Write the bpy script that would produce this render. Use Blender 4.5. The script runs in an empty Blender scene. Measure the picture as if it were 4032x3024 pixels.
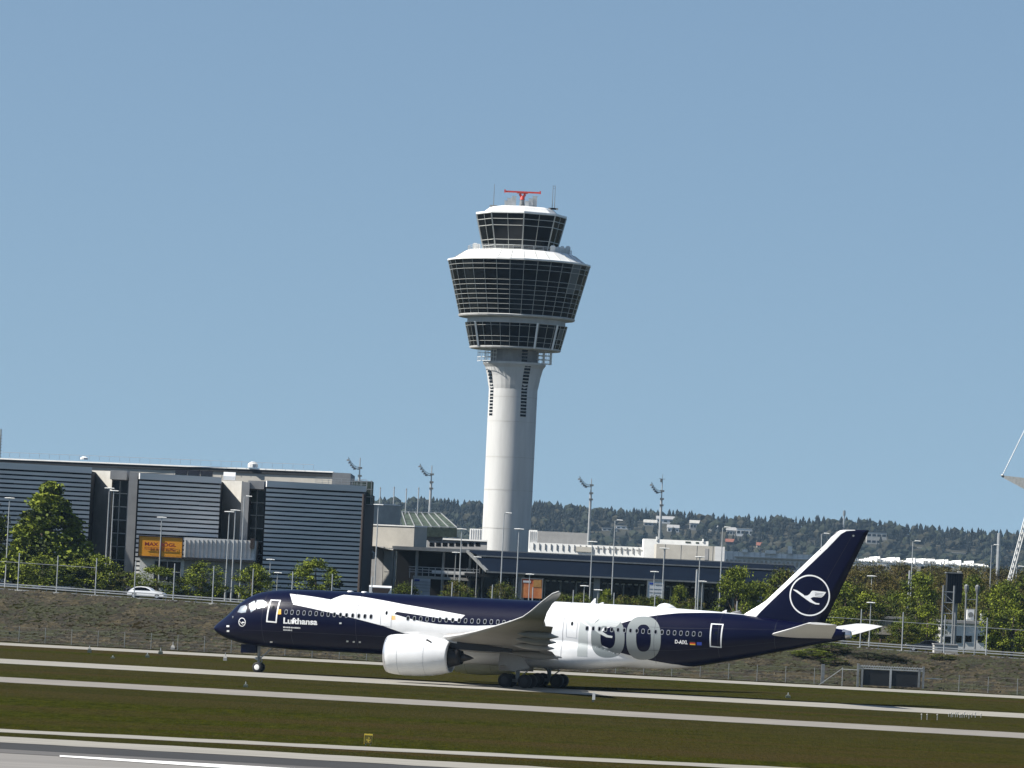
import bpy, bmesh, math, random
from mathutils import Vector, Matrix, noise as mnoise
R_ = math.radians
random.seed(7)
scene = bpy.context.scene
col = scene.collection

# ------------------------------------------------------------------ camera, world, sun, exposure
FPX, CH = 18750.0, 10.45                       # focal length in photo pixels, camera height
ROLL = math.atan(.0475); PITCH = math.atan(778 * math.cos(ROLL) / FPX)
cF = Vector((0, math.cos(PITCH), math.sin(PITCH))); u0 = Vector((0, -math.sin(PITCH), math.cos(PITCH))); r0 = Vector((1, 0, 0))
cR = math.cos(ROLL) * r0 + math.sin(ROLL) * u0; cU = -math.sin(ROLL) * r0 + math.cos(ROLL) * u0
CAM = Vector((0, 0, CH))
cd = bpy.data.cameras.new('camera'); cam = bpy.data.objects.new('camera', cd); col.objects.link(cam)
cd.sensor_width = 36; cd.lens = 36 * FPX / 4032; cd.clip_start = 1; cd.clip_end = 40000
cam.matrix_world = Matrix(((cR.x, cU.x, -cF.x, 0), (cR.y, cU.y, -cF.y, 0), (cR.z, cU.z, -cF.z, CH), (0, 0, 0, 1)))
scene.camera = cam
SUN_EL = 44; SUN_AZ = R_(180 + 80)             # clockwise from +Y
w = bpy.data.worlds.new("World"); scene.world = w; w.use_nodes = True
nt = w.node_tree; bg = nt.nodes['Background']
sky = nt.nodes.new('ShaderNodeTexSky'); sky.sky_type = 'NISHITA'; sky.sun_disc = False
sky.sun_elevation = R_(SUN_EL); sky.sun_rotation = SUN_AZ
sky.air_density = .75; sky.dust_density = .7; sky.ozone_density = 3.2; sky.altitude = 450
tcw = nt.nodes.new('ShaderNodeTexCoord'); mpw = nt.nodes.new('ShaderNodeMapping'); mpw.inputs['Scale'].default_value = (1, 1, .55); mpw.inputs['Location'].default_value = (0, 0, .09); nt.links.new(tcw.outputs['Generated'], mpw.inputs[0]); nt.links.new(mpw.outputs[0], sky.inputs[0])   # start a few degrees up: hazier air lies in the haze box
hs = nt.nodes.new('ShaderNodeHueSaturation'); hs.inputs['Saturation'].default_value = .97; nt.links.new(sky.outputs[0], hs.inputs['Color']); tm = nt.nodes.new('ShaderNodeMixRGB'); tm.blend_type = 'MULTIPLY'; tm.inputs[0].default_value = 1; tm.inputs[2].default_value = (1.03, 1.03, .94, 1); nt.links.new(hs.outputs[0], tm.inputs[1]); nt.links.new(tm.outputs[0], bg.inputs[0]); bg.inputs[1].default_value = .066
sd = bpy.data.lights.new('sun', 'SUN'); sd.energy = 5.0; sd.angle = R_(.5); sd.color = (1, .95, .87)
sun = bpy.data.objects.new('sun', sd); col.objects.link(sun)
tosun = Vector((math.sin(SUN_AZ) * math.cos(R_(SUN_EL)), math.cos(SUN_AZ) * math.cos(R_(SUN_EL)), math.sin(R_(SUN_EL))))
sun.rotation_euler = tosun.to_track_quat('Z', 'Y').to_euler(); sun.location = (0, 0, 300)
scene.view_settings.view_transform = 'Standard'; scene.view_settings.look = 'None'
scene.view_settings.exposure = .80; scene.view_settings.gamma = 1

# ------------------------------------------------------------------ pixel <-> world
def ray(px, py): return cF + (px - 2016) / FPX * cR + (1512 - py) / FPX * cU
def at(px, py, Y):
    d = ray(px, py); return CAM + d * (Y / d.y)
def gnd(px, py, z=0.):
    d = ray(px, py); return CAM + d * ((z - CH) / d.z)
def clamp(v, a, b): return max(a, min(b, v))
def ztop(X): return 6.2 - (clamp(X, -90, 90) + 65) * .019
def yfoot(X): return 590 - (clamp(X, -400, 400) + 60) * .27
def yfence(X): return 625 - (clamp(X, -400, 400) + 65) * .22
def ground_z(X, Y):
    a, b = yfoot(X), yfence(X) - .8
    t = clamp((Y - a) / (b - a), 0, 1)
    z = ztop(X) * (t * t * (3 - 2 * t) * .5 + t * .5)
    if 0 < t < 1: z += .35 * mnoise.noise(Vector((X * .12, Y * .12, 3))) * math.sin(t * math.pi)
    return z

# ------------------------------------------------------------------ materials
def mat(name, c, rough=.7, metal=0., var=0., scale=1., c2=None, bump=0., bscale=5., spec=.5, coat=0., detail=5, stretch=None):
    m = bpy.data.materials.new(name); m.use_nodes = True; n = m.node_tree; p = n.nodes['Principled BSDF']
    p.inputs['Base Color'].default_value = (*c, 1); p.inputs['Roughness'].default_value = rough
    p.inputs['Metallic'].default_value = metal; p.inputs['Specular IOR Level'].default_value = spec
    p.inputs['Coat Weight'].default_value = coat
    tc = n.nodes.new('ShaderNodeTexCoord'); mp = n.nodes.new('ShaderNodeMapping')
    n.links.new(tc.outputs['Object'], mp.inputs[0])
    if stretch: mp.inputs['Scale'].default_value = stretch
    if var or c2:
        no = n.nodes.new('ShaderNodeTexNoise'); no.inputs['Scale'].default_value = scale; no.inputs['Detail'].default_value = detail
        no.inputs['Roughness'].default_value = .65
        n.links.new(mp.outputs[0], no.inputs['Vector'])
        cr = n.nodes.new('ShaderNodeValToRGB'); n.links.new(no.outputs[0], cr.inputs[0])
        cr.color_ramp.elements[0].position = .35; cr.color_ramp.elements[1].position = .65
        a = [x * (1 - var) for x in c]; b = [min(1, x * (1 + var)) for x in (c2 or c)]
        cr.color_ramp.elements[0].color = (*a, 1); cr.color_ramp.elements[1].color = (*b, 1)
        n.links.new(cr.outputs[0], p.inputs['Base Color'])
    if bump:
        nb = n.nodes.new('ShaderNodeTexNoise'); nb.inputs['Scale'].default_value = bscale; nb.inputs['Detail'].default_value = 6
        n.links.new(mp.outputs[0], nb.inputs['Vector'])
        bp = n.nodes.new('ShaderNodeBump'); bp.inputs['Strength'].default_value = bump; bp.inputs['Distance'].default_value = .3
        n.links.new(nb.outputs[0], bp.inputs['Height']); n.links.new(bp.outputs[0], p.inputs['Normal'])
    return m
M = {}
M['navy'] = mat('navy_paint', (.0008, .0012, .016), .3, spec=.2)
M['white'] = mat('white_paint', (.72, .73, .74), .3, var=.06, scale=.5, coat=.2)
M['wing'] = mat('wing_grey', (.33, .32, .305), .4, var=.07, scale=.7)
M['wingw'] = mat('wing_light', (.62, .62, .62), .35, var=.04, scale=.8)
M['num'] = mat('numeral_grey', (.20, .225, .23), .35)
M['pale'] = mat('pale_mark', (.46, .49, .49), .35)
M['line'] = mat('panel_line', (.42, .44, .46), .5)
M['seam'] = mat('skin_seam', (.022, .026, .045), .5)
M['silver'] = mat('bare_metal', (.62, .62, .64), .28, .8)
M['dark'] = mat('dark_metal', (.025, .025, .028), .5, .3)
M['black'] = mat('black_rubber', (.012, .012, .013), .75, var=.2, scale=3)
M['orange'] = mat('orange_mark', (.75, .38, .03), .5)
M['red'] = mat('red_mark', (.6, .02, .02), .5)
M['gold'] = mat('gold_mark', (.8, .5, .05), .5)
M['euroblue'] = mat('blue_mark', (.02, .05, .35), .5)
M['winframe'] = mat('window_frame', (.24, .25, .27), .35, .3)
M['glass'] = mat('dark_glass', (.003, .0035, .004), .05, spec=.15)
M['glassb'] = mat('tinted_glass', (.006, .007, .008), .08, spec=.2)
M['glassc'] = mat('grey_glass', (.010, .012, .013), .15, spec=.25)
M['glassd'] = mat('painted_reflection_glass', (.13, .14, .145), .2, spec=.3)  # pale colour stands in for bright reflections on the glass
M['cockpit'] = mat('cockpit_glass', (.30, .33, .36), .25, .7, spec=1.)  # lightened base colour and part metal stand in for sun glare
M['conc'] = mat('pale_concrete', (.38, .37, .34), .85, var=.10, scale=.35, c2=(.42, .41, .38))
M['concg'] = mat('grey_concrete', (.30, .30, .30), .9, var=.12, scale=.5)
M['towerw'] = mat('tower_concrete', (.49, .49, .48), .85, var=.10, scale=.5, stretch=(1, 1, .12))
M['towerr'] = mat('white_sheet_metal', (.78, .78, .76), .5, var=.04, scale=.8)
M['mull'] = mat('mullion_metal', (.42, .42, .39), .45, .2)
M['louvre'] = mat('louvre_metal', (.60, .605, .60), .6, .0, var=.10, scale=.4, stretch=(.3, .3, 3))
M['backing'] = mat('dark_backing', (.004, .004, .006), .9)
M['roofd'] = mat('dark_blue_roof', (.004, .008, .017), .9, spec=.05, var=.12, scale=.3)
M['wht'] = mat('white_cladding', (.72, .72, .70), .6, var=.08, scale=.6)
M['beige'] = mat('beige_wall', (.42, .40, .355), .8, var=.08, scale=.5)
M['brown'] = mat('brown_steel', (.035, .024, .02), .7, var=.2, scale=1)
M['steel'] = mat('galvanised_steel', (.45, .46, .46), .45, .5, var=.1, scale=2)
M['steeld'] = mat('weathered_steel', (.22, .23, .23), .5, .4, var=.15, scale=2)
M['redp'] = mat('red_radar_paint', (.55, .045, .03), .5)
M['sign'] = mat('orange_board', (.80, .33, .01), .6, var=.03, scale=.5)
M['signt'] = mat('maroon_letter', (.22, .012, .01), .6)
M['poster'] = mat('red_poster', (.55, .08, .035), .6, var=.25, scale=.28, c2=(.62, .26, .08))
M['poster2'] = mat('amber_poster', (.50, .26, .07), .6, var=.3, scale=.4)
M['info'] = mat('info_board', (.60, .63, .66), .6, var=.10, scale=1.2)
M['green'] = mat('green_net', (.04, .06, .045), .8, var=.5, scale=1.5)
M['bark'] = mat('bark', (.07, .05, .035), .95, var=.3, scale=3)
M['redroof'] = mat('tile_roof', (.22, .08, .05), .85, var=.2, scale=1)
M['yellow'] = mat('yellow_board', (.75, .55, .06), .6)
M['blk'] = mat('black_paint', (.015, .015, .015), .6)
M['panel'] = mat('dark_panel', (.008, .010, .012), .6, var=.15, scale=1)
def leafm(name, a, b, sc=.5): return mat(name, a, .75, var=.25, scale=sc, c2=b, spec=.2)
M['lf1'] = leafm('leaf_light', (.13, .165, .012), (.19, .22, .018)); M['lf2'] = leafm('leaf_mid', (.068, .095, .008), (.105, .135, .012)); M['lf3'] = leafm('leaf_dark', (.016, .026, .004), (.028, .042, .006))
M['lb1'] = leafm('twig_brown', (.095, .072, .020), (.13, .10, .026)); M['lb2'] = leafm('twig_olive', (.075, .074, .015), (.11, .098, .02)); M['lb3'] = leafm('twig_dark', (.018, .014, .006), (.028, .021, .008))
M['ldk'] = leafm('hedge_black', (.010, .012, .006), (.018, .02, .008))
M['fc'] = leafm('spruce_dark', (.004, .007, .005), (.008, .011, .007), .05); M['fd'] = leafm('wood_green', (.010, .015, .008), (.022, .027, .013), .03); M['fe'] = leafm('wood_olive', (.018, .018, .010), (.032, .030, .017), .03)
M['car'] = mat('white_car_paint', (.78, .79, .80), .25, coat=.6); M['carb'] = mat('black_car_paint', (.012, .012, .014), .25, coat=.6)

# ground shader: layered noise, turf to bare brown
def ground_mat(name, g1, g2, br, bias, sx=1.):
    m = bpy.data.materials.new(name); m.use_nodes = True; n = m.node_tree; p = n.nodes['Principled BSDF']
    p.inputs['Roughness'].default_value = 1; p.inputs['Specular IOR Level'].default_value = 0
    tc = n.nodes.new('ShaderNodeTexCoord')
    def nz(scale, det, st):
        mp = n.nodes.new('ShaderNodeMapping'); mp.inputs['Scale'].default_value = st; n.links.new(tc.outputs['Object'], mp.inputs[0])
        t = n.nodes.new('ShaderNodeTexNoise'); t.inputs['Scale'].default_value = scale; t.inputs['Detail'].default_value = det; t.inputs['Roughness'].default_value = .7
        n.links.new(mp.outputs[0], t.inputs['Vector']); return t
    big = nz(.035, 6, (.35, 1.6, 1)); mid = nz(.9, 6, (1, .22, 1)); fine = nz(4.5, 4, (1, .12, 1))
    r1 = n.nodes.new('ShaderNodeValToRGB'); n.links.new(mid.outputs[0], r1.inputs[0])
    r1.color_ramp.elements[0].position = .3; r1.color_ramp.elements[1].position = .7
    r1.color_ramp.elements[0].color = (*g1, 1); r1.color_ramp.elements[1].color = (*g2, 1)
    r2 = n.nodes.new('ShaderNodeValToRGB'); n.links.new(big.outputs[0], r2.inputs[0])
    r2.color_ramp.elements[0].position = bias - .09; r2.color_ramp.elements[1].position = bias + .09
    mx = n.nodes.new('ShaderNodeMixRGB'); n.links.new(r2.outputs[0], mx.inputs[0]); n.links.new(r1.outputs[0], mx.inputs[1]); mx.inputs[2].default_value = (*br, 1)
    m2 = n.nodes.new('ShaderNodeMixRGB'); m2.blend_type = 'MULTIPLY'; m2.inputs[0].default_value = 1
    r3 = n.nodes.new('ShaderNodeValToRGB'); n.links.new(fine.outputs[0], r3.inputs[0]); r3.color_ramp.elements[0].position = .3; r3.color_ramp.elements[1].position = .72
    r3.color_ramp.elements[0].color = (.62, .62, .62, 1); r3.color_ramp.elements[1].color = (1.3, 1.3, 1.3, 1)
    n.links.new(mx.outputs[0], m2.inputs[1]); n.links.new(r3.outputs[0], m2.inputs[2]); n.links.new(m2.outputs[0], p.inputs['Base Color'])
    bp = n.nodes.new('ShaderNodeBump'); bp.inputs['Strength'].default_value = .6; bp.inputs['Distance'].default_value = .15
    n.links.new(fine.outputs[0], bp.inputs['Height']); n.links.new(bp.outputs[0], p.inputs['Normal'])
    return m
M['turf'] = ground_mat('turf', (.012, .0155, .002), (.040, .043, .006), (.036, .028, .010), .50)
M['bank'] = ground_mat('bank', (.007, .0055, .002), (.028, .022, .010), (.014, .016, .003), .55)
M['runway'] = mat('runway_concrete', (.185, .174, .16), .9, var=.14, scale=.25, stretch=(.12, 1.5, 1))
M['stripc'] = mat('strip_concrete', (.235, .222, .192), .9, var=.18, scale=.5, stretch=(.15, 1.2, 1))
M['stripd'] = mat('strip_gravel', (.185, .17, .148), .95, var=.2, scale=.6, stretch=(.2, 1.2, 1))
M['asph'] = mat('asphalt', (.018, .017, .016), .9, var=.2, scale=.4, stretch=(.2, 1, 1))
M['mark'] = mat('white_marking', (.75, .75, .73), .8)

# ------------------------------------------------------------------ mesh builder
class MB:
    def __init__(s): s.v = []; s.f = []; s.m = []; s.mi = 0; s.sm = []; s.smooth = False
    def face(s, idx): s.f.append(idx); s.m.append(s.mi); s.sm.append(s.smooth)
    def poly(s, pts):
        b = len(s.v); s.v += [tuple(p) for p in pts]; s.face(list(range(b, b + len(pts))))
    def box(s, x0, x1, y0, y1, z0, z1):
        b = len(s.v); s.v += [(x, y, z) for z in (z0, z1) for y in (y0, y1) for x in (x0, x1)]
        for q in ((0, 2, 3, 1), (4, 5, 7, 6), (0, 1, 5, 4), (2, 6, 7, 3), (0, 4, 6, 2), (1, 3, 7, 5)): s.face([b + i for i in q])
    def bar(s, p, q, w_, h_=None):                       # rectangular bar from p to q
        p, q = Vector(p), Vector(q); d = (q - p).normalized(); h_ = h_ or w_
        up = Vector((0, 0, 1)) if abs(d.z) < .95 else Vector((0, 1, 0))
        a = d.cross(up).normalized() * w_ / 2; c = a.cross(d).normalized() * h_ / 2
        b = len(s.v)
        for e in (p, q): s.v += [tuple(e + a * i + c * j) for i, j in ((-1, -1), (1, -1), (1, 1), (-1, 1))]
        for k in range(4): s.face([b + k, b + (k + 1) % 4, b + 4 + (k + 1) % 4, b + 4 + k])
        s.face([b + 3, b + 2, b + 1, b]); s.face([b + 4, b + 5, b + 6, b + 7])
    def tube(s, p, q, r1, r2=None, n=8):
        p, q = Vector(p), Vector(q); d = (q - p).normalized(); r2 = r1 if r2 is None else r2
        up = Vector((0, 0, 1)) if abs(d.z) < .95 else Vector((0, 1, 0))
        a = d.cross(up).normalized(); c = a.cross(d).normalized(); b = len(s.v)
        for e, r in ((p, r1), (q, r2)): s.v += [tuple(e + (a * math.cos(2 * math.pi * k / n) + c * math.sin(2 * math.pi * k / n)) * r) for k in range(n)]
        for k in range(n): s.face([b + k, b + (k + 1) % n, b + n + (k + 1) % n, b + n + k])
        s.face([b + n - 1 - k for k in range(n)]); s.face([b + n + k for k in range(n)])
    def loft(s, rings, close=True, caps=True):
        n = len(rings[0]); b = len(s.v)
        for r in rings: s.v += [tuple(p) for p in r]
        for i in range(len(rings) - 1):
            for k in range(n if close else n - 1):
                s.face([b + i * n + k, b + i * n + (k + 1) % n, b + (i + 1) * n + (k + 1) % n, b + (i + 1) * n + k])
        if caps and close: s.face([b + k for k in range(n)][::-1]); s.face([b + (len(rings) - 1) * n + k for k in range(n)])
    def lathe(s, prof, axis='z', c=(0, 0, 0), n=32, a0=0., caps=False):   # prof: (axial, radius)
        rings = []
        for t, r in prof:
            ring = []
            for k in range(n):
                a = a0 + 2 * math.pi * k / n; x, y = r * math.sin(a), -r * math.cos(a)
                ring.append((c[0] + x, c[1] + y, c[2] + t) if axis == 'z' else (c[0] + t, c[1] + x, c[2] + y) if axis == 'x' else (c[0] + x, c[1] + t, c[2] + y))
            rings.append(ring)
        s.loft(rings, True, caps)
    def build(s, name, mats, parent=None, loc=None, recalc=True):
        me = bpy.data.meshes.new(name)
        off = Vector(loc) if loc is not None else (parent['_o'] if parent is not None and '_o' in parent else None)
        vs = s.v if off is None else [(x - off[0], y - off[1], z - off[2]) for x, y, z in s.v]
        me.from_pydata(vs, [], s.f)
        for m in (mats if isinstance(mats, (list, tuple)) else [mats]): me.materials.append(M[m])
        me.polygons.foreach_set('material_index', s.m); me.polygons.foreach_set('use_smooth', s.sm)
        if recalc:
            bm = bmesh.new(); bm.from_mesh(me); bmesh.ops.recalc_face_normals(bm, faces=bm.faces); bm.to_mesh(me); bm.free()
        me.update()
        o = bpy.data.objects.new(name, me); col.objects.link(o)
        if parent is not None: o.parent = parent
        if loc is not None: o.location = loc
        return o
ORG = {}
class Thing:                                             # Empty at the base; children meshes given in world coordinates
    def __init__(s, name, loc, label, cat, group=None, rz=0.):
        o = bpy.data.objects.new(name, None); col.objects.link(o); o.empty_display_size = .5
        o.location = loc; o.rotation_euler = (0, 0, rz); o['label'] = label; o['category'] = cat
        if group: o['group'] = group
        s.o = o; s.loc = Vector(loc)
    def part(s, name, mb, mats, parent=None, label=None, local=False):
        if not local: mb.v = [(x - s.loc.x, y - s.loc.y, z - s.loc.z) for x, y, z in mb.v]
        o = mb.build(name, mats, parent or s.o)
        if label: o['label'] = label
        return o
def tag(o, label, cat, group=None, kind=None):
    o['label'] = label; o['category'] = cat
    if group: o['group'] = group
    if kind: o['kind'] = kind
def struct(name, mb, mats, kind='structure', recalc=False):
    o = mb.build(name, mats, recalc=recalc); o['kind'] = kind; return o
def copy_thing(src, loc, label, rz=0., sc=(1, 1, 1), group=None):
    r = src.copy(); col.objects.link(r); r.location = loc; r.rotation_euler = (0, 0, rz); r.scale = sc; r['label'] = label
    if group: r['group'] = group
    for ch in list(src.children):
        c = ch.copy(); col.objects.link(c); c.parent = r
        for g in ch.children:
            d = g.copy(); col.objects.link(d); d.parent = c
    return r

# ------------------------------------------------------------------ ground, strips, hills
def frange(a, b, s):
    out = []; x = a
    while x < b: out.append(x); x += s
    return out
xs = [-6000, -3000, -1500, -800, -400, -250] + frange(-160, 160, 2.5) + [160, 250, 400, 800, 1500, 3000, 6000]
ys = [-200, 0, 150, 250, 330, 400, 470, 520] + frange(530, 650, 2.0) + [652, 670, 700, 800, 1000, 1500, 2500, 4000, 6000, 9000]
g = MB(); g.smooth = True
for y in ys:
    for x in xs: g.v.append((x, y, ground_z(x, y)))
nx = len(xs)
for j in range(len(ys) - 1):
    for i in range(nx - 1):
        xm, ym = (xs[i] + xs[i + 1]) / 2, (ys[j] + ys[j + 1]) / 2
        g.mi = 1 if yfoot(xm) - 1 < ym < yfence(xm) + 4 else 0
        b = j * nx + i; g.face([b, b + 1, b + nx + 1, b + nx])
struct('ground', g, ['turf', 'bank'])
def strip(name, top, bot, m, z):                         # each edge: two photo points on the flat ground -> straight line, run on to both sides
    def line(e):
        a, b = gnd(*e[0]), gnd(*e[1]); d = (b - a).normalized()
        return [a + d * t for t in [-400, -100] + frange(-12, 170, 1.5) + [400]]
    A, B = line(top), line(bot); s = MB()
    if name not in ('runway_shoulder', 'tyre_marks'):       # worn, uneven margins
        amp = 2.2 if name == 'verge' else (.25 if name == 'taxiway' else .6)
        A = [p + Vector((0, amp * (mnoise.noise(Vector((p.x * .35, p.y, 1))) + .6 * mnoise.noise(Vector((p.x * 1.1, p.y, 7)))), 0)) for p in A]; B = [p + Vector((0, amp * (mnoise.noise(Vector((p.x * .35, p.y, 3))) + .6 * mnoise.noise(Vector((p.x * 1.1, p.y, 9)))), 0)) for p in B]
    for k in range(len(A) - 1): s.poly([(*B[k].xy, z), (*B[k + 1].xy, z), (*A[k + 1].xy, z), (*A[k].xy, z)])
    return struct(name, s, [m])
M['verge1'] = ground_mat('verge_mixed', (.016, .018, .003), (.038, .038, .008), (.034, .029, .010), .5)
M['verge2'] = ground_mat('verge_dry', (.022, .020, .005), (.044, .038, .013), (.026, .026, .007), .5)
for vt, vb, vm, vz in (((2686, 2908), (2742, 2964), 'verge1', .008), ((2686, 2908), (2712, 2934), 'verge2', .012), ((2612, 2828), (2634, 2850), 'verge2', .008), ((2560, 2776), (2594, 2810), 'verge1', .008), ((2884, 3104), (2902, 3122), 'verge2', .012), ((2640, 2862), (2666, 2888), 'verge1', .008)):
    strip('verge', [(0, vt[0]), (4032, vt[1])], [(0, vb[0]), (4032, vb[1])], vm, vz)
strip('perimeter_path', [(0, 2530), (4032, 2741)], [(0, 2540.5), (4032, 2751.5)], 'stripc', .02)
strip('taxiway', [(0, 2594), (4032, 2810)], [(0, 2612), (4032, 2828)], 'stripc', .02)
strip('service_road', [(0, 2666), (4032, 2887)], [(0, 2686), (4032, 2908)], 'stripd', .02)
strip('runway_edge_path', [(0, 2871), (3050, 3020)], [(0, 2884), (3050, 3034)], 'stripc', .02)
A = gnd(0, 2902); B = gnd(3000, 3071); d_ = (B - A).normalized()
s = MB(); P1, P2 = A - d_ * 260, A + d_ * 400
s.poly([(P1.x, -150, .02), (P2.x, -150, .02), (P2.x, P2.y, .02), (P1.x, P1.y, .02)]); struct('runway', s, ['runway'])
strip('runway_shoulder', [(0, 2926), (3000, 3095)], [(0, 2951), (3000, 3122)], 'asph', .04)
strip('runway_border', [(0, 2902), (3000, 3071)], [(0, 2925), (3000, 3094)], 'stripc', .045)
M['rub'] = mat('rubbered_concrete', (.085, .08, .075), .9, var=.25, scale=.35, stretch=(.08, 1.2, 1)); strip('tyre_marks', [(0, 2951), (3000, 3122)], [(0, 2966), (3000, 3140)], 'rub', .035)
s = MB(); a1, a2, b1, b2 = gnd(235, 2977), gnd(3000, 3133), gnd(235, 2983), gnd(3000, 3172)
s.poly([(*b1.xy, .05), (*b2.xy, .05), (*a2.xy, .05), (*a1.xy, .05)]); struct('runway_marking', s, ['mark'])
# road on top of the bank
s = MB()
for k in range(-16, 16):
    xa, xb = k * 10, k * 10 + 10
    s.poly([(xa, yfence(xa) + 7, ground_z(xa, 640) + .03), (xb, yfence(xb) + 7, ground_z(xb, 640) + .03), (xb, yfence(xb) + 22, ground_z(xb, 660) + .03), (xa, yfence(xa) + 22, ground_z(xa, 660) + .03)])
struct('road', s, ['asph'])

def hill_z(X, Y):
    t = clamp((Y - 4650) / 380, 0, 1)
    h = 83 + 6 * mnoise.noise(Vector((X * .004, 2, 0))) 
    if X > 150: h -= (X - 150) * .014
    return 6 + (h - 6) * t * t * (3 - 2 * t) + 5 * mnoise.noise(Vector((X * .01, Y * .01, 5))) * t
s = MB(); s.smooth = True
hx = frange(-2400, 2401, 40); hy = frange(4600, 5301, 35)
for y in hy:
    for x in hx: s.v.append((x, y, hill_z(x, y) - (1.5 if y < 4640 else 0)))
for j in range(len(hy) - 1):
    for i in range(len(hx) - 1): b = j * len(hx) + i; s.face([b, b + 1, b + len(hx) + 1, b + len(hx)])
M['hillg'] = mat('hill_meadow', (.012, .014, .006), .95, var=.3, scale=.02, c2=(.030, .027, .014)); struct('hills', s, ['hillg'])
HOUSES = []
# houses on the hills
def house(px, py, wpx, hpx, Y, label, wall='conc', roof='redroof', flat=False, wins=3, rows_=1):
    for _ in range(60):
        if at(px, py, Y).z < hill_z(at(px, py, Y).x, Y) + .5: break
        Y += 8
    HOUSES.append((px, py, wpx, hpx, Y))
    c = at(px, py, Y); W = wpx * Y / FPX; Hq = hpx * Y / FPX; t = Thing('house', (c.x, Y, c.z), label, 'house', 'houses on the distant hill')
    s = MB(); s.box(c.x - W / 2, c.x + W / 2, Y, Y + 9, c.z - 6, c.z + Hq); t.part('wall', s, wall)
    s = MB()
    if flat: s.box(c.x - W / 2 - .3, c.x + W / 2 + .3, Y - .3, Y + 9.3, c.z + Hq, c.z + Hq + .5)
    else: s.loft([[(c.x - W / 2 - .5, Y - .5, c.z + Hq), (c.x - W / 2 - .5, Y + 4.5, c.z + Hq + 3.2), (c.x - W / 2 - .5, Y + 9.5, c.z + Hq)], [(c.x + W / 2 + .5, Y - .5, c.z + Hq), (c.x + W / 2 + .5, Y + 4.5, c.z + Hq + 3.2), (c.x + W / 2 + .5, Y + 9.5, c.z + Hq)]])
    t.part('roof', s, roof)
    for r in range(rows_):
        for k in range(wins):
            s = MB(); x = c.x - W / 2 + W * (k + .5) / wins; z = c.z + Hq * (r + .35) / rows_; s.box(x - W * .09, x + W * .09, Y - .1, Y + .05, z, z + Hq * .35 / rows_); t.part('window', s, 'glassb')
house(2932, 2112, 66, 30, 4600, 'white flat-roofed house with dark windows on the distant hillside', 'wht', 'conc', True, 4)
house(2878, 2110, 34, 22, 4610, 'small cream house left of the white flat-roofed house', 'beige', 'concg')
house(2880, 2148, 44, 14, 4560, 'low red-roofed house below the white hillside house', 'brown')
house(3000, 2160, 40, 12, 4555, 'low red-roofed house near the cargo hall')
house(3450, 2146, 78, 50, 4600, 'pinkish apartment block with tall windows on the hill right of the fin', 'conc', 'brown', True, 4, 2)
house(2400, 2092, 60, 12, 4600, 'long pale shed at the wood edge right of the second mast', 'conc', 'concg', True, 3)
house(2455, 2084, 60, 12, 4612, 'long pale shed with grey roof beside the fenced clearing', 'louvre', 'conc', True, 3)
house(2560, 2072, 50, 14, 4618, 'grey hillside house in the clearing, left of the fourth mast', 'concg', 'conc')
house(2620, 2060, 70, 16, 4640, 'pale house with grey roof high in the clearing by the fourth mast', 'louvre', 'concg')
house(2650, 2098, 46, 20, 4590, 'white house right of the fourth mast foot', 'wht', 'concg')
house(2735, 2086, 38, 26, 4612, 'grey gabled house right of the clearing', 'concg', 'conc')
house(2810, 2090, 30, 16, 4615, 'small beige house between the clearing and the white house', 'beige', 'concg')
house(3640, 2168, 50, 10, 4560, 'low pale farm building under the wood at the right', 'beige', 'conc', True)
house(3780, 2186, 60, 8, 4560, 'long low pale farm building at the far right', 'beige', 'conc', True)

random.seed(11)
ico = bmesh.new(); bmesh.ops.create_icosphere(ico, subdivisions=1, radius=1); IV = [v.co.copy() for v in ico.verts]; IF = [[v.index for v in f.verts] for f in ico.faces]; ico.free()
s = MB()
def ingap(x, y):
    px = 2016 + FPX * x / y
    if ((px - 2560) / 130) ** 2 + ((y - 4880) / 60) ** 2 < .8 and random.random() < .75: return True       # thin clearing by the fourth mast
    for hx_, hy_, w_, h_, Y_ in HOUSES:
        if abs(px - hx_) < w_ * .5 + 5 and Y_ - 28 < y < Y_ + 14: return True
    return False
for y in frange(4655, 5030, 11):
    for x in frange(-1150, -760, 13) + frange(-760, 760, 8.5) + frange(760, 1150, 13):
        X = x + random.uniform(-4, 4); Y = y + random.uniform(-5, 5)
        if ingap(X, Y): continue
        z = hill_z(X, Y); r = random.uniform(4, 8); hh = random.uniform(6, 11)
        con = random.random() < (.12 if Y < 4880 else .75)
        b = len(s.v)
        if con:
            s.mi = 0; H = random.uniform(8, 14); n = 6
            for lv, (q, rr) in enumerate(((.12, 1.), (.45, .75), (.4, .95), (.75, .4), (.7, .6))):
                for k in range(n):
                    a = 6.283 * k / n + lv; s.v.append((X + math.cos(a) * rr * H * .23 * random.uniform(.7, 1.25), Y + math.sin(a) * rr * H * .23, z + q * H))
            s.v.append((X, Y, z + H))
            for lv in range(4):
                for k in range(n): s.face([b + lv * n + k, b + lv * n + (k + 1) % n, b + (lv + 1) * n + (k + 1) % n, b + (lv + 1) * n + k])
            for k in range(n): s.face([b + 4 * n + k, b + 4 * n + (k + 1) % n, b + 5 * n])
        else:
            s.mi = 1 if random.random() < .7 else 2
            for v in IV:
                q = 1 + .45 * mnoise.noise(v * 2 + Vector((X, Y, 0))); s.v.append((X + v.x * r * q, Y + v.y * r * q, z + hh * .55 + v.z * hh * .6 * q))
            for f in IF: s.face([b + i for i in f])
o = struct('hill_wood', s, ['fc', 'fd', 'fe'], 'stuff'); o['label'] = 'dark spruce and mixed wood covering the distant hills'; o['category'] = 'wood'
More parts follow.
